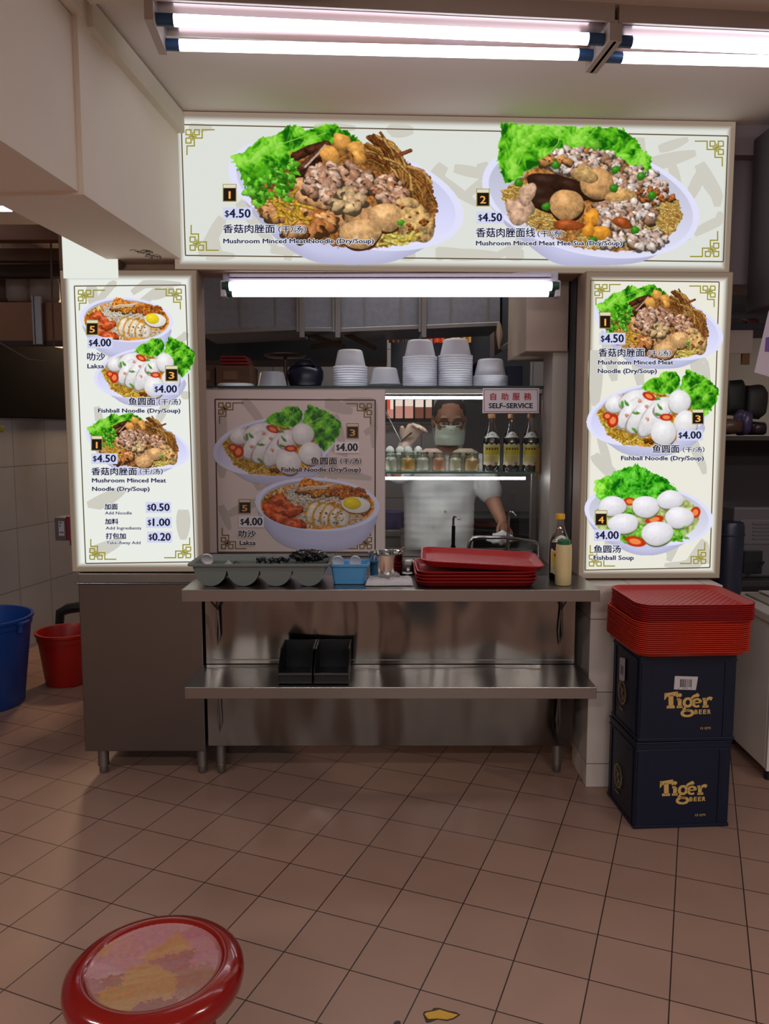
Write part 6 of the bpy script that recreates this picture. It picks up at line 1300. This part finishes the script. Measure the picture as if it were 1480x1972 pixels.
for i, (y0, y1, Y, c) in enumerate(((432, 462, 4.30, (110, 80, 56)), (478, 502, 4.45, (86, 62, 46)), (508, 532, 4.56, (60, 46, 40)))):
    p, q = at_y(-28, y1, Y), at_y(200, y0, Y); b = B(); box(b, p.x, q.x, Y, Y + .08, p.z, q.z, .003); tag(finish('wooden_beam', b, mat('beam_wood_%d' % i, c, .8, var=.3, var_scale=5)), ['upper of the three brown wooden beams under the passage ceiling', 'middle one of three brown wooden beams under the passage ceiling', 'lowest of the three brown wooden beams, just over the round tubs'][i], 'beam')
b = B(); c = at_y(2, 826, 4.62); ball(b, (c.x, 4.62, c.z), (.02, .012, .02), 12); tag(finish('yellow_ball', b, mat('knob_yellow', (150, 140, 30), .5), smooth=True), 'small yellow ball on the tiled passage wall at the left edge', 'knob')

# ------------------------------------------------------------------ stool in the foreground
t = thing('plastic_stool', 'glossy red round stool with patchy reflections painted on its seat in the foreground', 'stool', (-.428, 1.362, 0))
R_ = .164; zs = .462; b = B()
prof = [(0, -.006), (R_ * .70, -.006), (R_ * .735, -.004), (R_ * .76, .002), (R_ * .80, .003), (R_ * .86, .001), (R_ * .93, -.004), (R_ * .985, -.013), (R_, -.026), (R_ * .985, -.040), (R_ * .93, -.050), (R_ * .80, -.052), (0, -.046)]
lathe(b, prof, (-.428, 1.362, zs), 72)
st = mat('stool_red', (124, 15, 10), .16, spec=.5, coat=.4, var=.12, var_scale=14); seat = finish('seat', b, st, t, smooth='all')
def worn():  # patchy colours painted in for what the glossy seat reflects
    m = bpy.data.materials.new('seat_reflection'); m.use_nodes = True; nt = m.node_tree; bs = nt.nodes['Principled BSDF']; L = nt.links.new
    tc = nt.nodes.new('ShaderNodeTexCoord'); v = nt.nodes.new('ShaderNodeTexVoronoi'); v.inputs['Scale'].default_value = 13; n = nt.nodes.new('ShaderNodeTexNoise'); n.inputs['Scale'].default_value = 26; n.inputs['Detail'].default_value = 8
    mixv = nt.nodes.new('ShaderNodeVectorMath'); mixv.operation = 'MULTIPLY_ADD'; mixv.inputs[1].default_value = (.045, .045, 0); L(n.outputs['Color'], mixv.inputs[0]); L(tc.outputs['Object'], mixv.inputs[2]); L(mixv.outputs[0], v.inputs['Vector'])
    sp = nt.nodes.new('ShaderNodeSeparateColor'); L(v.outputs['Color'], sp.inputs[0]); r = nt.nodes.new('ShaderNodeValToRGB'); L(sp.outputs[0], r.inputs[0]); e = r.color_ramp.elements
    cols = [(0, (150, 92, 84)), (.16, (158, 100, 104)), (.30, (140, 84, 60)), (.40, (166, 108, 112)), (.58, (164, 112, 48)), (.66, (160, 104, 100)), (.82, (130, 60, 44)), (1, (168, 116, 120))]
    e[0].position, e[0].color = 0, (*lin(cols[0][1]), 1); e[1].position, e[1].color = 1, (*lin(cols[-1][1]), 1)
    for p_, c_ in cols[1:-1]: q_ = e.new(p_); q_.color = (*lin(c_), 1)
    mx = nt.nodes.new('ShaderNodeMix'); mx.data_type = 'RGBA'; mx.blend_type = 'SOFT_LIGHT'; mx.inputs[0].default_value = .6; L(r.outputs[0], mx.inputs[6]); L(n.outputs['Color'], mx.inputs[7]); L(mx.outputs[2], bs.inputs['Base Color'])
    bs.inputs['Roughness'].default_value = .3; bs.inputs['Coat Weight'].default_value = .3; return m
b = B(); lathe(b, [(0, -.0052), (R_ * .70, -.0052), (R_ * .735, -.0032), (R_ * .75, -.001)], (-.428, 1.362, zs), 64); finish('reflection_patch', b, worn(), seat, smooth='all')['label'] = 'pinkish middle of the seat, its reflections painted as yellow and brown patches'
b = B(); lathe(b, [(R_ * .62, -.05), (R_ * .60, -.075), (R_ * .57, -.075), (R_ * .58, -.05)], (-.428, 1.362, zs), 48); finish('apron', b, st, t, smooth=True)
for k in range(4):
    a = PI / 4 + k * PI / 2; b = B(); tube(b, [(-.428 + .095 * math.cos(a), 1.362 + .095 * math.sin(a), zs - .05), (-.428 + .14 * math.cos(a), 1.362 + .14 * math.sin(a), .001)], [.017, .014], 12); finish('leg', b, st, t, smooth=True)
# ------------------------------------------------------------------ the cook behind the glass
def tcap(b, a, c, ra, rc, n=5):
    """Closed tapered limb piece with round ends."""
    a, c = Vector(a), Vector(c); d = (c - a); L = d.length; d.normalize(); q = d.to_track_quat('Z', 'Y').to_matrix().to_4x4()
    prof = [(0, -ra)] + [(ra * math.cos(t), -ra * math.sin(t)) for t in np.linspace(PI / 2 * .75, 0, n)] + [(rc * math.cos(t), L + rc * math.sin(t)) for t in np.linspace(0, PI / 2 * .75, n)] + [(0, L + rc)]
    lathe(b, prof, seg=16, M=Matrix.Translation(a) @ q)
def ell(b, c, r, rot=None): ball(b, c, r, 20, M=rot)
def blend(name, b, m, parent, voxel, smooth_it, post=None):
    """Melt overlapping pieces into one continuous skin."""
    me = bpy.data.meshes.new('t'); b.to_mesh(me); b.free(); o = bpy.data.objects.new('t', me); COL.objects.link(o)
    r = o.modifiers.new('r', 'REMESH'); r.mode = 'VOXEL'; r.voxel_size = voxel; s = o.modifiers.new('s', 'SMOOTH'); s.factor = .5; s.iterations = smooth_it
    dg = bpy.context.evaluated_depsgraph_get(); nm = bpy.data.meshes.new_from_object(o.evaluated_get(dg)); bpy.data.objects.remove(o); bpy.data.meshes.remove(me)
    bb = B(); bb.from_mesh(nm); bpy.data.meshes.remove(nm)
    if post: post(bb)
    return finish(name, bb, m, parent, smooth='all')
YP = 4.19
HC = at_y(865, 812, YP); HX, HZ = HC.x, HC.z + .006                  # head centre
t = thing('person', 'person in white t-shirt, glasses and pale green face mask working behind the counter glass', 'person', (HX - .06, YP + .03, 0))
SKIN = mat('skin', (156, 108, 84), .5, var=.08, var_scale=20)
tl = Matrix.Rotation(math.radians(12), 4, 'X')                      # head bowed towards the hands
def hp(x, y, z): return Vector((HX, YP, HZ)) + tl @ Vector((x * 1.10, y * 1.08, z * 1.06))
SHL, SHR = Vector((HX + .175, YP + .04, HZ - .245)), Vector((HX - .245, YP + .04, HZ - .235))   # his left (picture right), his right
ELL = at_y(948, 962, YP - .02); WRL = at_y(966, 1004, YP - .14); HDL = at_y(976, 1026, YP - .19)
ELR = Vector((HX - .275, YP - .20, HZ - .265)); WRR = at_y(780, 858, YP - .20); HDR = at_y(799, 826, YP - .25)
CHX = HX - .045
b = B()
# head
ell(b, hp(0, .008, .028), (.085, .103, .104)); ell(b, hp(0, -.014, -.045), (.068, .078, .072)); ell(b, hp(0, -.044, -.088), (.034, .034, .028)); ell(b, hp(0, -.012, -.078), (.057, .060, .039))
tcap(b, hp(0, -.082, .012), hp(0, -.102, -.026), .009, .013); ell(b, hp(-.012, -.094, -.030), (.010, .010, .008)); ell(b, hp(.012, -.094, -.030), (.010, .010, .008))
for s in (-1, 1):
    ell(b, hp(s * .032, -.076, .026), (.022, .014, .008)); ell(b, hp(s * .045, -.060, -.018), (.022, .022, .022)); ell(b, hp(s * .079, .012, -.006), (.010, .020, .033)); ell(b, hp(s * .076, .010, -.030), (.008, .011, .012))
ell(b, hp(0, -.083, -.058), (.024, .012, .007)); ell(b, hp(0, -.082, -.068), (.020, .012, .007))
tcap(b, hp(0, .022, -.06), (CHX + .03, YP + .045, HZ - .20), .053, .060)
# trunk and legs
ell(b, (CHX, YP + .05, HZ - .36), (.195, .115, .17)); ell(b, (CHX, YP + .045, HZ - .60), (.175, .115, .18)); ell(b, (CHX, YP + .05, HZ - .72), (.175, .12, .11))
for s in (-1, 1):
    tcap(b, (CHX + s * .09, YP + .05, HZ - .76), (CHX + s * .10, YP + .04, .46), .085, .058); tcap(b, (CHX + s * .10, YP + .04, .46), (CHX + s * .10, YP + .07, .09), .056, .038)
    tcap(b, (CHX + s * .10, YP + .07, .045), (CHX + s * .115, YP - .10, .035), .040, .033)
# arms
tcap(b, SHL, ELL, .056, .044); tcap(b, ELL, WRL, .044, .029); tcap(b, SHR, ELR, .056, .046); tcap(b, ELR, WRR, .044, .029)
tcap(b, (CHX + .05, YP + .05, HZ - .23), SHL, .06, .055); tcap(b, (CHX - .05, YP + .05, HZ - .23), SHR, .06, .055)
def hand(b, W, Hc, spread, curl, thumb, fat=1.0, curlv=(0, 0, -1)):
    """Palm from wrist W to knuckles Hc, four unequal bent fingers and a thumb from the palm's side."""
    d = (Hc - W).normalized(); side = Vector(spread).normalized(); side = (side - d * side.dot(d)).normalized(); cv = Vector(curlv).normalized(); L = (Hc - W).length
    for k in (-1, -.33, .33, 1): tcap(b, W + d * .012 + side * k * .014, Hc + side * k * .030, .014 * fat, .0125 * fat)
    for k, ln, r in ((-1, .066, .0085), (-.36, .078, .0092), (.28, .074, .0092), (.92, .058, .0080)):
        p = Hc + side * k * .031; dd = d.copy()
        for seg, fr in enumerate((.44, .32, .24)):
            dd = (dd + cv * curl * (1.0 if seg else .7)).normalized(); q = p + dd * ln * fr; tcap(b, p, q, r * fat * (1 - .08 * seg), r * fat * (.93 - .08 * seg), 4); p = q
    p = W + d * L * .35 + side * thumb * .026; dd = (d * .75 + side * thumb * .8).normalized(); q = p + dd * .036; tcap(b, p, q, .0125 * fat, .0105 * fat, 4); dd = (dd + cv * .5 + d * .6).normalized(); tcap(b, q, q + dd * .030, .0105 * fat, .0085 * fat, 4)
hand(b, WRL, HDL, (.8, .3, -.4), .50, -1, 1.0, (-.3, -.5, -.6))
hand(b, WRR, HDR, (1, -.15, .1), .85, -1, 1.0, (.35, -.75, -1))
body = blend('body', b, SKIN, t, .0055, 6)
# gloved right hand
b = B(); hand(b, WRR, HDR, (1, -.15, .1), .85, -1, 1.24, (.35, -.75, -1)); tcap(b, WRR + (ELR - WRR) * .22, WRR, .041, .036)
blend('glove', b, mat('clear_glove', (214, 186, 166), .25, spec=.6, var=.08, var_scale=60), t, .0048, 3)
# shirt
b = B()
ell(b, (CHX, YP + .05, HZ - .36), (.208, .130, .19))
for q in range(13): ell(b, (CHX - .004, YP + .045, HZ - .36 - q * .038), (.198 - .0008 * q, .136 + .0016 * q, .11))
ell(b, (CHX - .02, YP + .0, HZ - .66), (.13, .105, .2))
tcap(b, (CHX + .05, YP + .05, HZ - .235), SHL, .073, .070); tcap(b, (CHX - .05, YP + .05, HZ - .235), SHR, .073, .070)
e = SHL + (ELL - SHL) * .74; tcap(b, SHL, e, .069, .070); e2 = SHR + (ELR - SHR) * .88; tcap(b, SHR, e2, .069, .068)
ell(b, (CHX + .015, YP + .035, HZ - .205), (.085, .085, .03))
def folds(bb):
    for v in bb.verts:
        p = v.co; k = .009 * math.sin(24 * p.x + 15 * p.z) * math.sin(9 * p.z + 4 * p.x) + .005 * math.sin(38 * p.z - 20 * p.x) * math.sin(7 * p.x + 2)
        v.co.y += k
blend('t_shirt', b, mat('white_cotton', (206, 204, 200), .9, var=.04, bump=.1, bump_scale=12), t, .008, 5, folds)
b = B(); ball(b, at_y(857, 985, YP - .095), (.007, .003, .006), 10); finish('shirt_mark', b, mat('mark_yellow', (170, 150, 70), .7), t, smooth=True)
# trousers and shoes
b = B(); ell(b, (CHX, YP + .05, HZ - .78), (.188, .132, .12))
for s in (-1, 1): tcap(b, (CHX + s * .09, YP + .05, HZ - .80), (CHX + s * .10, YP + .04, .46), .10, .078); tcap(b, (CHX + s * .10, YP + .04, .46), (CHX + s * .10, YP + .07, .10), .078, .066)
blend('trousers', b, mat('dark_trousers', (44, 44, 54), .85), t, .010, 4)
for s in (-1, 1):
    b = B(); tcap(b, (CHX + s * .10, YP + .085, .047), (CHX + s * .117, YP - .115, .040), .046, .040); blend('shoe', b, BLACKPL, t, .008, 2, lambda bb: [setattr(v.co, 'z', max(v.co.z, .002)) for v in bb.verts])
# cropped hair
b = B(); ell(b, hp(0, .014, .032), (.0885, .104, .106))
def crop(bb):
    inv = tl.inverted(); kill = []
    for v in bb.verts:
        q = inv @ (v.co - Vector((HX, YP, HZ)))
        if q.z < .004 + max(0, -q.y) * .72 + .1 * max(0, -q.y - .05): kill.append(v)
    bmesh.ops.delete(bb, geom=kill, context='VERTS')
blend('hair', b, mat('cropped_hair', (58, 50, 48), .85, var=.3, var_scale=120), t, .005, 2, crop)
# mask: a pleated cloth over nose and chin, with ear loops
b = B(); N, Mr = 20, 12; loops = []
for j in range(Mr + 1):
    v = j / Mr; z = -.004 - v * .102; L = []
    for i in range(N + 1):
        a = -1.12 + 2.24 * i / N; n_ = math.exp(-((a) / .38) ** 2) * math.exp(-((v - .16) / .30) ** 2) * .024 + math.exp(-(a / .6) ** 2) * math.exp(-((v - .85) / .3) ** 2) * .010
        r = .082 + .004 * (1 - abs(2 * v - 1)) + n_ + .0012 * math.sin(v * 22); L.append(hp(math.sin(a) * (r * .93), -.006 - math.cos(a) * r, z + .010 * math.cos(a * 1.2) - .010))
    loops.append(L)
loft(b, loops, close=False); loft(b, [[p + Vector((0, .002, 0)) for p in L] for L in loops][::-1], close=False); mk = finish('face_mask', b, mat('mask_green', (196, 206, 186), .8), t, smooth='all')
for s in (-1, 1):
    b = B(); tube(b, [hp(s * .071, -.040, -.012), hp(s * .082, -.004, .012), hp(s * .084, .020, .004), hp(s * .081, .012, -.034), hp(s * .071, -.036, -.100)], .0014, 6); finish('ear_loop', b, mat('mask_green', (196, 206, 186)), mk, smooth=True)
# spectacles
b = B()
for s in (-1, 1):
    P = [hp(s * (.034 + .024 * math.cos(k * PI / 8)), -.096, .004 + .016 * math.copysign(abs(math.sin(k * PI / 8)) ** .7, math.sin(k * PI / 8))) for k in range(17)]; tube(b, P, .0026, 6); tube(b, [hp(s * .058, -.095, .008), hp(s * .078, -.06, .012), hp(s * .084, .01, .012)], .0017, 6)
tube(b, [hp(-.010, -.096, .008), hp(0, -.099, .010), hp(.010, -.096, .008)], .0017, 6); finish('spectacles', b, mat('spectacle_dark', (30, 24, 24), .4), t, smooth=True)
for s in (-1, 1):
    b = B(); ball(b, hp(s * .032, -.0815, .001), (.0115, .0065, .0038), 12); ey = finish('eye', b, mat('eye_white', (150, 132, 120), .3), t, smooth=True); b = B(); ball(b, hp(s * .032, -.0868, .0005), (.0046, .003, .0034), 10); finish('iris', b, mat('iris_dark', (30, 20, 16), .2), ey, smooth=True)
    b = B(); tube(b, [hp(s * .014, -.0905, .0245), hp(s * .032, -.0925, .030), hp(s * .052, -.080, .0245)], [.0022, .003, .0018], 6); finish('eyebrow', b, mat('brow_dark', (46, 38, 34), .8), t, smooth=True)
# what the hands hold
q0, q1 = at_y(772, 850, YP - .23), at_y(752, 812, YP - .21); b = B(); tube(b, [HDR + Vector((-.02, -.03, -.02)), q0, q1, q1 + (q1 - q0) * .5], .0045, 8); tag(finish('ladle_handle', b, STEEL, smooth=True), "steel ladle handle slanting up out of the person's gloved hand", 'ladle')
c = at_y(968, 1034, YP - .22); b = B(); bmesh.ops.create_icosphere(b, subdivisions=4, radius=1); rr = random.Random(4)
for v in b.verts:
    n_ = v.co.copy(); k = 1 + .12 * math.sin(7 * n_.x + 2) * math.cos(6 * n_.z) + .06 * math.sin(17 * n_.x + 9 * n_.z); v.co = Vector((c.x + n_.x * .074 * k, c.y + n_.y * .030 * k, c.z - .004 - .012 * n_.x * n_.x + n_.z * (.034 if n_.x < .2 else .026) * k))
tag(finish('white_cloth', b, mat('cloth_white', (206, 206, 206), .85), smooth='all'), "bunched white cloth in the person's lower hand", 'cloth')
# things behind and below: worktop with tubs on the cook's side
b = B(); box(b, -1.1, .1, 4.75, 5.15, .80, .84, .003); box(b, -1.1, .1, 4.78, 5.14, 0, .80); tag(finish('back_bench', b, STEELD), 'steel work bench behind the cook at the left', 'bench')
c = at_y(758, 1002, 4.78); b = B(); lathe(b, [(0, 0), (.075, 0), (.09, .09), (.098, .092), (.098, .104), (.088, .104), (.072, .006), (0, .006)], (c.x, 4.92, .841), 28); tag(finish('purple_tub', b, mat('tub_lilac', (120, 110, 150), .4), smooth=True), 'lilac plastic tub on the bench left of the cook', 'tub')
b = B(); box(b, .45, 1.25, 5.0, 5.4, 0, .86, .004); box(b, .44, 1.26, 4.99, 5.4, .862, .89, .003); tag(finish('dark_cooker', b, mat('cooker_dark', (48, 46, 48), .4, .5)), 'dark cooker block behind the cook at the right', 'cooker')
b = B(); p, q = at_y(905, 760, 5.2), at_y(1000, 850, 5.2); box(b, p.x - .02, q.x + .25, 5.45, 5.5, 0, p.z + .05, .002); tag(finish('splash_panel', b, mat('splash_grey', (126, 120, 122), .45, .4)), "grey splash panel behind the cook's head on the right", 'panel')
